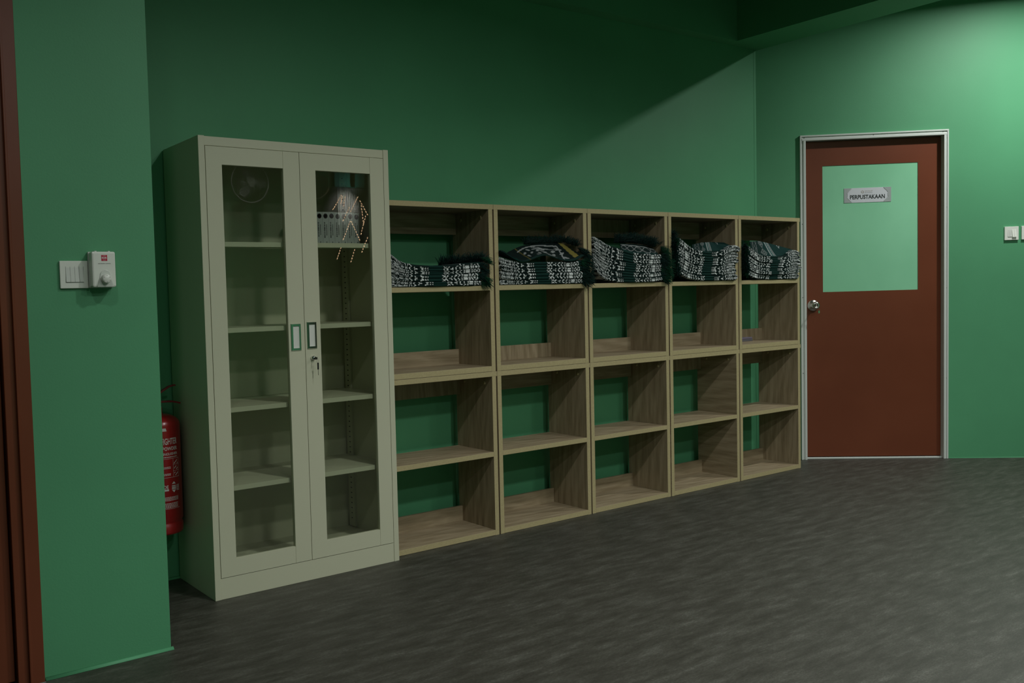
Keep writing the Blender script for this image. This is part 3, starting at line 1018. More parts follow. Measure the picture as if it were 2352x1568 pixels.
# ------------------------------------------------------------------ folded prayer mats
GRN = np.array([0.0035, 0.027, 0.021])
BLK = np.array([0.004, 0.011, 0.010])
WHT = np.array([0.64, 0.68, 0.66])
def motif(s, a, R):
    """s: metres from the fringed end, a: metres from the mirror crease; returns rgb print"""
    w = np.zeros(s.shape, bool)
    def arc(s0, rx, ry, th, sgn):
        nonlocal w
        q = np.hypot((s-s0)/rx, a/ry)
        w |= (np.abs(q-1) < th) & ((s-s0)*sgn > -0.001)
    def dot(s0, a0, r, ra):
        nonlocal w
        w |= ((s-s0)/r)**2+((a-a0)/ra)**2 < 1
    def line(s0, hw, amax=0.02):
        nonlocal w
        w |= (np.abs(s-s0-0.15*np.maximum(a-0.010, 0)) < hw) & (a < amax)
    arc(0.018, 0.014, 0.0130, 0.20, -1)
    dot(0.0225, 0.0, 0.0075, 0.0065)
    arc(0.030, 0.011, 0.0120, 0.24, 1)
    line(0.0505, 0.0016); line(0.0575, 0.0016)
    line(0.080, 0.0125, 0.0125)
    line(0.1000, 0.0014); line(0.1060, 0.0014)
    w |= (np.abs(s-(0.124+0.005*np.sin(a*420))) < 0.0030)
    arc(0.140, 0.013, 0.0120, 0.26, 1)
    q = np.hypot(s-0.176, a*1.15)
    th = np.arctan2(a*1.15, s-0.176)
    w |= q < 0.0125*(0.55+0.5*np.cos(3*th))
    arc(0.196, 0.010, 0.0125, 0.25, 1)
    w |= (np.abs(a-(s-0.205)*0.60) < 0.0024) & (s > 0.198) & (s < 0.232)
    w |= (np.abs(a-(0.232-s)*0.75-0.0008) < 0.0020) & (s > 0.212) & (s < 0.232)
    j = R.uniform(-0.004, 0.004)
    for s0, r in ((0.326, 0.0030), (0.340, 0.0042), (0.355, 0.0050)):
        dot(s0+j, 0.0065, r, 0.0042)
    arc(0.372+j, 0.012, 0.0115, 0.28, -1)
    q = np.hypot(s-0.402-j, a*1.1)
    th = np.arctan2(a, s-0.402-j)
    w |= q < 0.0130*(0.55+0.5*np.cos(3*th+PI))
    w |= (np.abs(s-0.432-j-0.006*np.cos(a*300)) < 0.0036)
    w |= (np.abs(np.abs(s-0.455-j)-0.003-0.25*a) < 0.0018)
    p1, p2 = R.uniform(0, 6, 2)
    ss, aa = s-0.47, a
    ws = ss+0.010*np.sin(aa*230+p1)+0.006*np.sin(ss*170+p2)
    wa = aa+0.005*np.sin(ss*150+p2)
    n = np.sin(ws*290+p1)*np.sin(wa*330-ws*120+p2)
    m = np.sin(ws*520+wa*260+p2)
    w |= ((np.abs(n) > 0.34) & (m > -0.65)) & (s > 0.468)
    # background: black cloth under the ornaments, plain green field between
    bg = np.where(((s > 0.236) & (s < 0.318))[..., None], GRN, np.where(((s < 0.012))[..., None], GRN*0.8, BLK*0.75+GRN*0.2))
    return np.where(w[..., None], WHT, bg)

def mesh_np(name, V, F, C, m, parent, smooth=True):
    me = bpy.data.meshes.new(name)
    me.vertices.add(len(V))
    me.vertices.foreach_set('co', V.astype(np.float32).ravel())
    me.loops.add(F.size)
    me.polygons.add(len(F))
    me.loops.foreach_set('vertex_index', F.astype(np.int32).ravel())
    me.polygons.foreach_set('loop_start', np.arange(0, F.size, 4, dtype=np.int32))
    me.polygons.foreach_set('use_smooth', np.full(len(F), smooth))
    me.update(calc_edges=True)
    if C is not None:
        ca = me.color_attributes.new('print', 'FLOAT_COLOR', 'POINT')
        ca.data.foreach_set('color', np.concatenate([C, np.ones((len(C), 1))], 1).astype(np.float32).ravel())
    me.materials.append(m)
    me.validate()
    o = bpy.data.objects.new(name, me)
    COL.objects.link(o)
    if parent is not None:
        o.parent = parent
        o.location = -Vector(parent.location)
    return o

def fringe(parent, roots, seed, m=None, n_sub=4, name='fringe'):
    """roots: list of (point, direction, length); thin tapering strands"""
    rnd = random.Random(seed)
    b = MB()
    for (p, d, L) in roots:
        p = Vector(p)
        d = Vector(d).normalized()
        q = [p]
        for i in range(1, n_sub+1):
            t = i/n_sub
            g = Vector((rnd.uniform(-1, 1), rnd.uniform(-1, 1), rnd.uniform(-1, 1)))*0.22
            dd = (d+g+Vector((0, 0, -0.55*t))).normalized()
            q.append(q[-1]+dd*(L/n_sub))
        b.tube([tuple(x) for x in q], [0.0013, 0.0013, 0.0012, 0.0010, 0.0006][:n_sub+1], 3)
    o = b.build(name, m or M_FRINGE, parent)
    o.location = -Vector(parent.location)
    o['kind'] = 'stuff'
    return o

NOISE = np.random.RandomState(11)
def prayer_mat(x0, z0, prof_lo, prof_hi, xl, xr, yf, yb, seed, fside, label, grp, front=True):
    """one folded mat: two rounded folds at the front; prof_*: (xs, zs) of its underside and top relative to (x0, z0)"""
    R = np.random.RandomState(seed)
    nx = 250
    X = np.linspace(xl, xr, nx)
    lo = np.interp(X, *prof_lo)
    hi = np.interp(X, *prof_hi)
    ker = np.ones(21)/21
    pad = lambda q: np.convolve(np.pad(q, 10, mode='edge'), ker, 'valid')
    lo, hi = pad(lo), pad(hi)
    h = hi-lo
    # cross-section in (dy, t): dy distance behind the front, t in 0..1 of the height
    na = 11
    sec = []
    sec.append((yb-yf, 1.0)); sec.append(((yb-yf)*0.5, 1.0)); sec.append((0.05, 1.0)); sec.append((0.025, 1.0))
    for k in range(na):
        a = PI*k/(na-1)
        sec.append(('r', 0.75+0.25*math.cos(a), math.sin(a)))
    for k in range(1, na):
        a = PI*k/(na-1)
        sec.append(('r', 0.25+0.25*math.cos(a), math.sin(a)))
    sec.append((0.025, 0.0)); sec.append((0.05, 0.0)); sec.append(((yb-yf)*0.5, 0.0)); sec.append((yb-yf, 0.0))
    ns = len(sec)
    offs = R.uniform(-0.005, 0.005)
    wob = 0.0035*np.sin(X*9+R.uniform(0, 6))+0.0015*np.sin(X*31+R.uniform(0, 6))
    V = np.zeros((nx, ns, 3))
    for j, s in enumerate(sec):
        V[:, j, 0] = x0+X
        if s[0] == 'r':
            rad = np.maximum(h*0.25, 0.004)
            rb = rad*1.0
            up = s[1] >= 0.5
            V[:, j, 1] = yf+offs+wob+rad-rb*s[2]+(0.0 if up else R.uniform(0, 0)+0.0012)
            V[:, j, 2] = z0+lo+h*s[1]
        else:
            V[:, j, 1] = yf+offs+wob*(1 if s[0] < 0.06 else 0)+s[0]
            V[:, j, 2] = z0+lo+h*s[1]
    # rounded, slightly drawn-in ends
    zc = z0+(lo+h/2)
    t = np.minimum((X-xl), (xr-X))/0.012
    k = np.sqrt(np.clip(1-(1-np.clip(t, 0, 1))**2, 0.15, 1))
    V[:, :, 2] = zc[:, None]+(V[:, :, 2]-zc[:, None])*k[:, None]
    inside = V[:, :, 1] > SYF-0.0015
    V[:, :, 0] = np.where(inside, np.clip(V[:, :, 0], x0+0.0290, x0+0.6185), V[:, :, 0])
    s = (X-xl) if fside == 'left' else (xr-X)
    L = xr-xl
    s = s*(0.560/L)
    a_sc, a_c0 = R.uniform(0.0135, 0.0185), (R.uniform(-0.007, 0.007) if R.rand() < 0.7 else 0.0)
    jit = R.uniform(-0.022, 0.016)
    S = np.repeat((s+jit)[:, None], ns, 1)
    A = np.zeros((nx, ns))
    for j, q in enumerate(sec):
        if q[0] == 'r':
            # arc length from the crease between the two folds
            A[:, j] = np.abs((q[1]-0.5)*2*a_sc-a_c0)
        else:
            A[:, j] = a_sc+q[0]
    C = motif(S, A, R)
    # no white on the hidden faces well behind the front
    idx = np.arange(nx*ns).reshape(nx, ns)
    F = []
    a, b_, c, d = idx[:-1, :-1], idx[1:, :-1], idx[1:, 1:], idx[:-1, 1:]
    F.append(np.stack([a, b_, c, d], -1).reshape(-1, 4))
    F.append(np.stack([idx[:-1, -1], idx[1:, -1], idx[1:, 0], idx[:-1, 0]], -1))
    half = ns//2
    for row, fl in ((idx[0], False), (idx[-1], True)):
        q = np.array([[row[j], row[j+1], row[ns-2-j], row[ns-1-j]] for j in range(half-0) if j+1 < ns-2-j+1 and j+1 != ns-2-j])
        F.append(q[:, ::-1] if fl else q)
    F = np.concatenate(F)
    root = empty('prayer_mat', (x0+(xl+xr)/2, (yf+yb)/2, z0+float(lo[nx//2])))
    tag(root, label, 'prayer mat', grp)
    mesh_np('folded_cloth', V.reshape(-1, 3), F, C.reshape(-1, 3), M_MAT, root)
    # fringe
    rnd = random.Random(seed*7+1)
    rts = []
    xe_ = xr-0.004 if fside == 'right' else xl+0.004
    i = nx-3 if fside == 'right' else 2
    sg = 1 if fside == 'right' else -1
    for _ in range(190):
        f = rnd.random()**1.6
        y = yf+0.002+f*(yb-yf)*0.8
        z = z0+lo[i]+h[i]*rnd.uniform(0.1, 0.9)
        if f < 0.12:      # strands at the front corner fan out over the upright board
            rts.append(((x0+xe_, yf+offs+rnd.uniform(0, 0.006), z), (sg*rnd.uniform(0.35, 1), -rnd.uniform(0.15, 0.65), rnd.uniform(-0.6, 0.5)), rnd.uniform(0.030, 0.055)))
        else:
            rts.append(((x0+xe_, y, z), (sg*1, rnd.uniform(-0.5, 0.15), rnd.uniform(-0.4, 0.4)), rnd.uniform(0.018, 0.03)))
    fringe(root, rts, seed, M_FRINGE2 if seed % 4 == 0 else M_FRINGE)
    return root

def flap(root, x0, z0, front, back, yfront, yback, paint, name='raised_flap'):
    """sheet rising from the front fold towards the back. front/back: (xs, zs) curves"""
    nx, ny = 130, 40
    U = np.linspace(0, 1, nx)
    fx = np.interp(U, np.linspace(0, 1, len(front)), [p[0] for p in front])
    fz = np.interp(U, np.linspace(0, 1, len(front)), [p[1] for p in front])
    bx = np.interp(U, np.linspace(0, 1, len(back)), [p[0] for p in back])
    bz = np.interp(U, np.linspace(0, 1, len(back)), [p[1] for p in back])
    by = np.interp(U, np.linspace(0, 1, len(yback)), yback)
    ker = np.ones(15)/15
    sm = lambda q: np.convolve(np.pad(q, 7, mode='edge'), ker, 'valid')
    fz, bz = sm(fz), sm(bz)
    T = np.linspace(0, 1, ny)
    XX = fx[:, None]*(1-T)+bx[:, None]*T
    ZZ = fz[:, None]*(1-T**1.2)+bz[:, None]*T**1.2
    YY = yfront+(by[:, None]-yfront)*T
    V1 = np.stack([x0+XX, YY, z0+ZZ], -1)
    V2 = V1+np.array([0, 0.003, -0.0045])
    V = np.concatenate([V1.reshape(-1, 3), V2.reshape(-1, 3)])
    UU = np.repeat(U[:, None], ny, 1)
    TT = np.repeat(T[None, :], nx, 0)
    C = paint(UU, TT)
    C = np.concatenate([C.reshape(-1, 3), np.tile(GRN, (nx*ny, 1))])
    idx = np.arange(nx*ny).reshape(nx, ny)
    q = np.stack([idx[:-1, :-1], idx[1:, :-1], idx[1:, 1:], idx[:-1, 1:]], -1).reshape(-1, 4)
    F = [q, q[:, ::-1]+nx*ny]
    for e in (idx[0], idx[-1], idx[:, 0], idx[:, -1]):
        F.append(np.stack([e[:-1], e[1:], e[1:]+nx*ny, e[:-1]+nx*ny], -1))
    return mesh_np(name, V, np.concatenate(F), C, M_MAT, root)

LINE = np.array([0.30, 0.33, 0.32])
GOLD = np.array([0.22, 0.19, 0.045])
def paint_stripes(U, T):
    C = np.tile(np.array([0.004, 0.020, 0.017]), U.shape+(1,))
    def put(m, c):
        C[m] = c
    Ux = U-0.05*T
    put(Ux > 0.30, np.array([0.004, 0.030, 0.026]))
    for u0, w in ((0.42, 0.012), (0.475, 0.007), (0.505, 0.007)):
        put(np.abs(Ux-u0) < w, LINE)
    put((Ux > 0.43) & (Ux < 0.468), np.array([0.05, 0.11, 0.10]))
    for u0 in (0.04, 0.17):
        put(np.abs(Ux-u0) < 0.0045, LINE*0.6)
    ph = T*9
    for s in (0, PI):
        put(np.abs(Ux-0.105-0.045*np.sin(ph+s)) < 0.006, LINE*0.45)
    for t0 in (0.28, 0.88):
        for r in (1.0, 0.45):
            q = np.abs(Ux-0.30)/0.055+np.abs(T-t0)/0.26
            put(np.abs(q-r) < 0.10, LINE*0.75)
    put((np.abs(np.abs(Ux-0.72)-0.10*np.abs(T-0.75)) < 0.007) & (T > 0.7), LINE)
    return C
def paint_arch(U, T):
    C = np.tile(np.array([0.003, 0.009, 0.008]), U.shape+(1,))
    def put(m, c):
        C[m] = c
    put((T < 0.10), np.array([0.010, 0.035, 0.030]))
    put((np.abs(U-0.20-0.16*T) < 0.05) & (T < 0.5), np.array([0.006, 0.06, 0.05]))
    put((np.abs(U-0.37-0.14*T) < 0.006), GOLD*0.5)
    put((np.abs(U-0.935-0.05*T) < 0.024) & (T > 0.12), GOLD)
    top = 0.72+0.16*np.sin((U-0.42)*5)
    band = (U > 0.42+0.05*T) & (U < 0.90)
    put(band & (np.abs(T-top) < 0.03), LINE)
    put((np.abs(U-0.70+0.10*(T-0.5)) < 0.006) & (T < top) & (T > 0.1), LINE)
    put((np.abs(U-0.675+0.10*(T-0.5)) < 0.005) & (T < top) & (T > 0.1), LINE)
    put((np.abs(U-0.885+0.12*(0.7-T)) < 0.006) & (T < top) & (T > 0.1), LINE)
    put(band & (np.abs(T-top+0.20) < 0.018) & (U > 0.6), LINE)
    sc = np.sin(U*60+4*np.sin(T*7))*np.sin(T*11+U*18)
    put(band & (sc > 0.45) & (T < top-0.10) & (T > 0.14), LINE*0.9)
    for u0 in (0.10, 0.13, 0.16, 0.19, 0.24):
        put((np.abs(U-u0-0.10*T) < 0.005) & (T > 0.1) & (T < 0.8), LINE*0.8)
    return C
def paint_lace(U, T):
    C = np.tile(np.array([0.003, 0.012, 0.011]), U.shape+(1,))
    def put(m, c):
        C[m] = c
    put(T < 0.10, np.array([0.008, 0.055, 0.045]))
    put(np.abs(T-0.86+0.10*U) < 0.035, LINE)
    band = (T > 0.12) & (T < 0.82-0.10*U)
    for s in (0, 1):
        put(band & (np.abs(T-0.45-0.30*np.sin(U*16+s*PI)) < 0.05), LINE*0.65)
    put(band & (np.abs(np.sin(U*9+T*3)) < 0.06), LINE*0.8)
    return C

def lerp_prof(lo, hi, f):
    xs = sorted(set([p[0] for p in lo]+[p[0] for p in hi]))
    a = np.interp(xs, [p[0] for p in lo], [p[1] for p in lo])
    b = np.interp(xs, [p[0] for p in hi], [p[1] for p in hi])
    return xs, list(a+(b-a)*f)

YF = -0.352
CNT = ['bottom', 'second from bottom', 'third from bottom', 'fourth from bottom', 'fifth from bottom', 'sixth from bottom']
SNAME = ['leftmost stack', 'second stack from left', 'middle stack', 'second stack from right', 'rightmost stack']
STK = [
    dict(k=0, n=4, fs='right', xl=0.026, xr=0.560,
         hi=[(0.0, 0.185), (0.040, 0.155), (0.058, 0.136), (0.10, 0.114), (0.17, 0.104), (0.242, 0.100), (0.354, 0.099), (0.428, 0.108), (0.56, 0.118)],
         lo=[(0.0, 0.001), (0.56, 0.001)]),
    dict(k=1, n=4, fs='right', xl=0.030, xr=0.600,
         hi=[(0.02, 0.145), (0.08, 0.128), (0.166, 0.111), (0.248, 0.115), (0.40, 0.117), (0.538, 0.116), (0.606, 0.130)],
         lo=[(0.02, 0.001), (0.61, 0.001)]),
    dict(k=2, n=6, fs='right', xl=0.034, xr=0.582,
         hi=[(0.034, 0.255), (0.062, 0.245), (0.151, 0.208), (0.264, 0.186), (0.332, 0.171), (0.415, 0.164), (0.528, 0.158), (0.584, 0.160)],
         lo=[(0.034, 0.090), (0.071, 0.052), (0.12, 0.018), (0.211, 0.004), (0.328, 0.001), (0.50, 0.002), (0.584, 0.010)]),
    dict(k=3, n=6, fs='left', xl=0.060, xr=0.632,
         hi=[(0.055, 0.262), (0.075, 0.250), (0.124, 0.231), (0.162, 0.206), (0.225, 0.185), (0.343, 0.174), (0.483, 0.180), (0.541, 0.207), (0.596, 0.218), (0.64, 0.200)],
         lo=[(0.055, 0.060), (0.132, 0.022), (0.19, 0.010), (0.277, 0.003), (0.593, 0.002), (0.64, 0.006)]),
    dict(k=4, n=6, fs='left', xl=0.064, xr=0.634,
         hi=[(0.06, 0.222), (0.074, 0.214), (0.108, 0.198), (0.149, 0.174), (0.203, 0.156), (0.316, 0.150), (0.471, 0.149), (0.516, 0.176), (0.572, 0.193), (0.638, 0.176)],
         lo=[(0.06, 0.045), (0.081, 0.030), (0.138, 0.010), (0.269, 0.002), (0.64, 0.002)]),
]
TOPS = {}
for S in STK:
    k = S['k']
    x0 = SX-(5-k)*SW
    z0 = CELLS[(k, 1)][2]
    for i in range(S['n']):
        if i == 0:
            cut = [0.0]+[(q+random.Random(k*31+q).uniform(-0.22, 0.22))/S['n'] for q in range(1, S['n'])]+[1.0]
        lo = lerp_prof(S['lo'], S['hi'], cut[i])
        hi = lerp_prof(S['lo'], S['hi'], cut[i+1])
        hi = (hi[0], [q-0.0006 for q in hi[1]])
        top = (i == S['n']-1 and k != 1)
        lab = 'green prayer mat with white motifs, %s in %s' % ('topmost' if top else CNT[i], SNAME[k])
        dx = random.Random(k*10+i).uniform(-0.006, 0.006)
        xr = S['xr']+dx
        xl = S['xl']+dx*0.3
        if k == 3 and i < 3: xr -= 0.020
        if k == 4 and i < 2: xr -= 0.018
        o = prayer_mat(x0, z0, lo, hi, xl, xr, YF-(0.012 if k > 2 else 0.004), -0.085, 100+k*13+i, S['fs'], lab, 'prayer mats in the %s' % SNAME[k])
        TOPS[k] = o

# loose topmost mat of the second stack: a wavy unfolded layer showing its black printed face
x0 = SX-4*SW
z0 = CELLS[(1, 1)][2]
o = empty('prayer_mat', (x0+0.3, -0.30, z0+0.12))
tag(o, 'loosely laid black and green mat with a gold edge, topmost in second stack from left', 'prayer mat', 'prayer mats in the second stack from left')
flap(o, x0, z0, [(0.028, 0.176), (0.062, 0.160), (0.10, 0.140), (0.14, 0.124), (0.175, 0.117), (0.215, 0.124), (0.258, 0.139), (0.29, 0.149), (0.324, 0.153), (0.36, 0.148), (0.40, 0.137), (0.45, 0.125), (0.509, 0.119), (0.56, 0.130), (0.603, 0.156)],
     [(0.035, 0.172), (0.10, 0.150), (0.16, 0.150), (0.22, 0.175), (0.30, 0.205), (0.40, 0.220), (0.50, 0.222), (0.575, 0.230)], -0.368, [-0.30, -0.27, -0.23, -0.20, -0.20, -0.20, -0.21, -0.22], paint_arch, 'loose_layer')
TOPS[1] = o
o = TOPS[3]
k3 = SX-2*SW
flap(o, k3, CELLS[(3, 1)][2], [(0.235, 0.176), (0.30, 0.176), (0.343, 0.178), (0.40, 0.181), (0.483, 0.182), (0.541, 0.208), (0.60, 0.214)],
     [(0.335, 0.222), (0.42, 0.236), (0.53, 0.240), (0.60, 0.236)], -0.336, [-0.25, -0.25, -0.25, -0.28], paint_stripes)
o = TOPS[4]
k4 = SX-1*SW
flap(o, k4, CELLS[(4, 1)][2], [(0.165, 0.166), (0.203, 0.158), (0.316, 0.152), (0.40, 0.151), (0.471, 0.152), (0.516, 0.176), (0.60, 0.190)],
     [(0.235, 0.246), (0.33, 0.252), (0.46, 0.232), (0.61, 0.200)], -0.336, [-0.26, -0.26, -0.27, -0.30], paint_stripes)
o = TOPS[2]
k2 = SX-3*SW
flap(o, k2, CELLS[(2, 1)][2], [(0.27, 0.188), (0.332, 0.173), (0.415, 0.166), (0.528, 0.160), (0.575, 0.165)],
     [(0.36, 0.222), (0.45, 0.222), (0.54, 0.216), (0.60, 0.196)], -0.336, [-0.25, -0.25, -0.26, -0.28], paint_lace)

def tuft(root, pts, n, seed, d, L, m=None, spread=0.5):
    """yarn standing along a line of points"""
    rnd = random.Random(seed)
    rts = []
    for _ in range(int(n*2.6)):
        t = rnd.random()*(len(pts)-1)
        i = min(int(t), len(pts)-2)
        f = t-i
        p = Vector(pts[i])*(1-f)+Vector(pts[i+1])*f
        q = Vector(d)+Vector((rnd.uniform(-1, 1), rnd.uniform(-1, 1), rnd.uniform(-1, 1)))*spread
        rts.append((tuple(p+Vector((rnd.uniform(-.004, .004), rnd.uniform(-.008, .008), rnd.uniform(-.004, .004)))), tuple(q), L*rnd.uniform(0.6, 1.15)))
    return fringe(root, rts, seed, m, name='top_fringe')
# stack 1: fringe lying back over the right end
b0 = SX-5*SW; zz = CELLS[(0, 1)][2]
tuft(TOPS[0], [(b0+0.42, -0.20, zz+0.105), (b0+0.47, -0.25, zz+0.110), (b0+0.53, -0.30, zz+0.116), (b0+0.575, -0.345, zz+0.118)], 210, 5, (0.1, -0.3, 1.0), 0.052)
tuft(TOPS[0], [(b0+0.555, -0.352, zz+0.135), (b0+0.590, -0.360, zz+0.115)], 40, 6, (0.9, -0.5, 0.15), 0.045, M_FRINGE2, 0.35)
tuft(TOPS[0], [(b0+0.565, -0.356, zz+0.05), (b0+0.575, -0.358, zz+0.015)], 40, 16, (0.7, -0.6, -0.3), 0.050, M_FRINGE2, 0.4)
# stack 2
b1 = SX-4*SW; zz = CELLS[(1, 1)][2]
tuft(TOPS[1], [(b1+0.33, -0.20, zz+0.215), (b1+0.42, -0.20, zz+0.222), (b1+0.52, -0.21, zz+0.226), (b1+0.575, -0.24, zz+0.228), (b1+0.600, -0.32, zz+0.20)], 220, 8, (0.25, -0.2, 0.8), 0.045)
tuft(TOPS[1], [(b1+0.600, -0.33, zz+0.19), (b1+0.612, -0.358, zz+0.15), (b1+0.612, -0.360, zz+0.06), (b1+0.605, -0.358, zz+0.01)], 170, 9, (0.75, -0.55, -0.25), 0.060, None, 0.4)
# stack 3
b2 = SX-3*SW; zz = CELLS[(2, 1)][2]
tuft(TOPS[2], [(b2+0.34, -0.22, zz+0.230), (b2+0.44, -0.23, zz+0.232), (b2+0.53, -0.26, zz+0.222), (b2+0.590, -0.30, zz+0.205)], 280, 10, (0.15, -0.15, 0.9), 0.060)
tuft(TOPS[2], [(b2+0.592, -0.34, zz+0.20), (b2+0.602, -0.358, zz+0.13), (b2+0.600, -0.358, zz+0.06), (b2+0.585, -0.355, zz+0.015)], 190, 12, (0.65, -0.55, -0.15), 0.058, M_FRINGE2, 0.4)
# stack 4: dark fringe bunched at the left
b3 = SX-2*SW; zz = CELLS[(3, 1)][2]
tuft(TOPS[3], [(b3+0.055, -0.34, zz+0.285), (b3+0.050, -0.350, zz+0.20), (b3+0.060, -0.352, zz+0.10), (b3+0.080, -0.350, zz+0.05)], 260, 13, (-0.35, -0.35, 0.15), 0.040, None, 0.6)
tuft(TOPS[3], [(b3+0.06, -0.30, zz+0.27), (b3+0.10, -0.31, zz+0.245)], 60, 14, (-0.4, -0.1, 0.8), 0.04)
# stack 5
b4 = SX-1*SW; zz = CELLS[(4, 1)][2]
tuft(TOPS[4], [(b4+0.060, -0.345, zz+0.225), (b4+0.058, -0.354, zz+0.15), (b4+0.055, -0.356, zz+0.09), (b4+0.075, -0.352, zz+0.05)], 230, 15, (-0.55, -0.45, 0.0), 0.045, None, 0.5)

# ------------------------------------------------------------------ things the glass doors mirror: fittings at the far side of the room
def wall_fan(cx, cz, r, label):
    f = empty('wall_fan', (cx, FRONT, cz))
    tag(f, label, 'fan')
    y = 0.30
    M_FAN = mat('grey_fan_blade', (0.36, 0.38, 0.37), 0.5)
    M_GUARD = mat('pale_wire', (0.8, 0.82, 0.8), 0.4)
    b = MB()
    b.rings([[((rr)*math.cos(2*PI*i/40), yy, rr*math.sin(2*PI*i/40)) for i in range(40)] for rr, yy in ((r, y), (r+0.012, y+0.006), (r+0.012, y-0.006), (r, y-0.012), (r, y))], cap=False)
    for i in range(40):
        a = 2*PI*i/40
        b.tube([(0.05*math.cos(a), y+0.05, 0.05*math.sin(a)), (r*0.6*math.cos(a), y+0.045, r*0.6*math.sin(a)), (r*math.cos(a), y, r*math.sin(a))], 0.0014, 4)
    b.build('guard', M_GUARD, f)
    MB().lathe([(0.055, 0.0), (0.055, -0.012), (0.0, -0.014)], (0, y+0.045, 0), 'y', 24).build('hub_cap', M_WHITE, f)
    for k in range(3):
        a = 2*PI*k/3
        b = MB()
        pts = [(0.04, -0.02), (0.12, -0.07), (r*0.85, -0.06), (r*0.9, 0.02), (0.14, 0.05), (0.04, 0.025)]
        b.prism([(px*math.cos(a)-pz*math.sin(a), px*math.sin(a)+pz*math.cos(a)) for px, pz in pts], y+0.008, y+0.011)
        b.build('blade', M_FAN, f)
    MB().lathe([(0.06, 0.0), (0.07, -0.06), (0.05, -0.13), (0.0, -0.13)], (0, y-0.04, 0), 'y', 20).build('motor_housing', M_WHITE, f)
    MB().box(-0.04, 0.04, 0.0, 0.03, -0.12, 0.08).tube([(0, 0.02, -0.05), (0, 0.12, -0.06), (0, y-0.1, -0.02)], 0.018, 10).build('wall_arm', M_WHITE, f)
    MB().tube([(0.06, 0.1, -0.05), (0.20, 0.12, -0.05), (0.215, 0.12, -0.10), (0.215, 0.12, -0.24)], 0.004, 6).build('pull_cord', M_WHITE, f)
wall_fan(4.86, 2.625, 0.235, 'white wall fan mirrored in the left glass door')
wall_fan(5.72, 2.70, 0.235, 'white wall fan mirrored at the edge of the right glass door')

def fluted():
    p = empty('fluted_panel', (6.83, FRONT+0.004, 0))
    tag(p, 'grey fluted wall panel mirrored in the right glass door', 'wall panel')
    M_FL = mat('grey_flute', (0.42, 0.43, 0.42), 0.5)
    MB().box(-1.12, 0.72, 0.0, 0.02, 1.90, 2.66).build('backing_board', mat('dark_backing', (0.05, 0.05, 0.05), 0.7), p)  # widened left of the slats to keep green spotlight spill out of the reflection
    b = MB()
    pr = [(0.0110*math.cos(PI*k/6), 0.02+0.012*math.sin(PI*k/6)) for k in range(7)]
    b.rings([[(q[0], q[1], z) for q in pr] for z in (1.93, 2.65)])
    first = b.build('slat', M_FL, p, loc=(-0.60, 0, 0))
    for i in range(1, 46):
        o = first.copy()
        COL.objects.link(o)
        o.location.x = -0.60+i*0.0280
    MB().box(-0.66, 0.72, 0.0, 0.05, 2.66, 2.95).build('teal_fascia', mat('teal_board', (0.04, 0.22, 0.17), 0.5), p)
fluted()
dp = empty('added_dark_boards', (6.60, FRONT+0.004, 0))  # unseen dark boards, added so the right chrome handle mirrors something dark
tag(dp, 'dark brown boards added to darken the reflection in the right door and handle', 'wall panel')
M_DKB = mat('dark_brown_board', (0.030, 0.022, 0.017), 0.5)
for q in range(6):
    MB().box(-0.92+q*0.31, -0.612+q*0.31, 0.0, 0.022, 0.0, 1.80).build('board', M_DKB, dp, bevel=0.003)
MB().box(-0.93, 0.95, 0.0, 0.045, 1.80, 1.86).build('cap_rail', M_DKB, dp, bevel=0.004)
for i, (px, w) in enumerate(((6.15, 'left'), (6.36, 'middle'), (6.58, 'right'))):
    q = empty('pendant_spot', (px, -6.72, CEIL))
    tag(q, 'dark tube pendant by the fluted panel, %s of three' % w, 'pendant lamp', 'pendants by the fluted panel')
    MB().lathe([(0.028, -0.60), (0.030, -0.59), (0.030, -0.12), (0.0, -0.12)], (0, 0, 0), 'z', 20, cap=False).build('tube_shade', M_BLACK, q)
    MB().tube([(0, 0, -0.12), (0, 0, 0)], 0.004, 6).build('suspension_rod', M_BLACK, q)
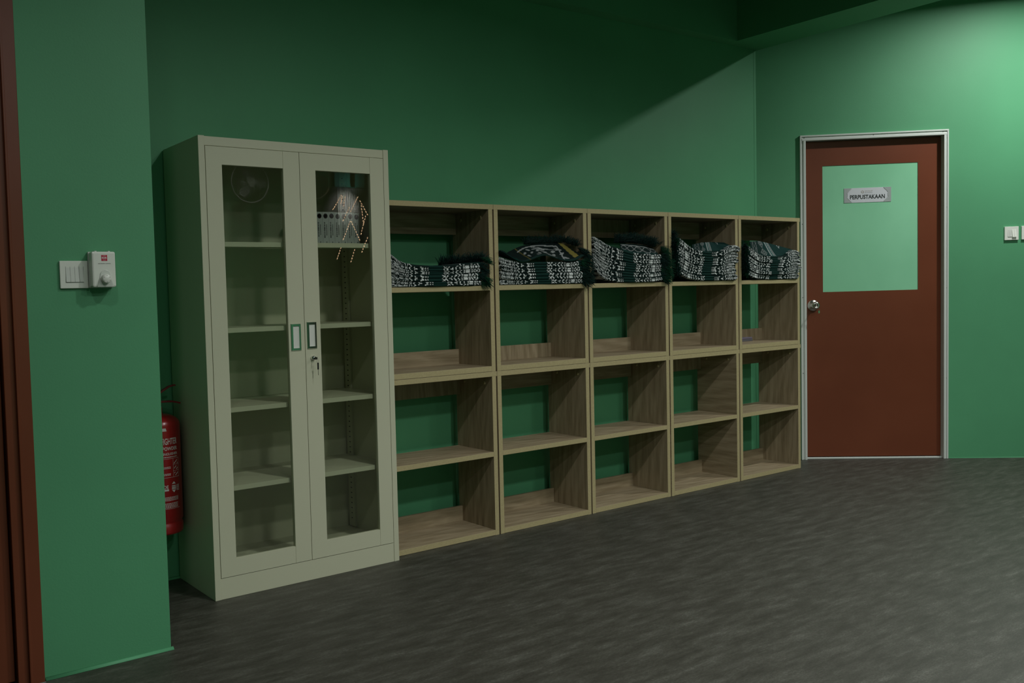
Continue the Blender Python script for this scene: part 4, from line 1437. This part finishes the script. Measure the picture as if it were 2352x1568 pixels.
STR = [((6.0527, 2.5156), (5.9095, 2.3134)), ((6.2916, 2.5025), (6.1666, 2.2986)), ((6.3061, 2.4575), (6.4294, 2.2605)), ((6.1682, 2.1945), (6.0479, 1.9437)),
       ((6.1682, 2.1945), (6.2985, 1.9376)), ((6.1638, 2.3709), (6.051, 2.1782)), ((6.397, 2.2688), (6.3119, 2.0109)), ((6.4201, 1.9942), (6.3147, 1.7822)), ((6.06, 2.50), (6.03, 2.40)), ((6.10, 2.50), (6.07, 2.36)), ((6.33, 2.40), (6.36, 2.14)), ((6.22, 1.84), (6.15, 1.66)), ((6.02, 1.86), (5.95, 1.70))]
SO = ['first', 'second', 'third', 'fourth', 'fifth', 'sixth', 'seventh', 'eighth', 'ninth', 'tenth', 'eleventh', 'twelfth', 'thirteenth']
for i, (A, B) in enumerate(STR):
    a, b = Vector((A[0], -6.82, A[1])), Vector((B[0], -6.82, B[1]))
    q = empty('light_string', tuple(a))
    tag(q, 'slanting string of small warm bulbs mirrored in the right glass door, %s from above' % SO[i], 'light string', 'warm light strings')
    dl = (b-a)
    n = max(4, int(dl.length/0.034))
    MB().tube([(0, 0.006, 0), tuple(dl+Vector((0, 0.006, 0)))], 0.0010, 5).build('cord', M_GREYTXT, q)
    first = None
    for k in range(n):
        f = (k+0.3)/n
        if first is None:
            d = dl.normalized()*0.023
            first = MB().tube([(0, 0, 0), tuple(d*0.5), tuple(d)], [0.0034, 0.0058, 0.0030], 6).build('bulb', M_BULB, q)
            o = first
        else:
            o = first.copy()
            COL.objects.link(o)
        o.location = tuple(dl*f)

# ceiling downlights (out of the frame above)
ring0 = None
for i, (x, y, w, sp, r) in enumerate(LAMPS):
    q = empty('ceiling_downlight', (x, y, CEIL))
    tag(q, 'round white ceiling downlight, %s' % LAMP_WORDS[i], 'ceiling light', 'ceiling downlights')
    MB().lathe([(r+0.030, 0), (r+0.028, -0.008), (r+0.008, -0.014), (r+0.004, -0.004)], (0, 0, 0), 'z', 28, cap=False).build('trim_ring', M_WHITE, q)
    MB().lathe([(r+0.006, -0.003), (r+0.006, -0.006), (0, -0.006)], (0, 0, 0), 'z', 28, cap=False).build('diffuser', M_LED, q)
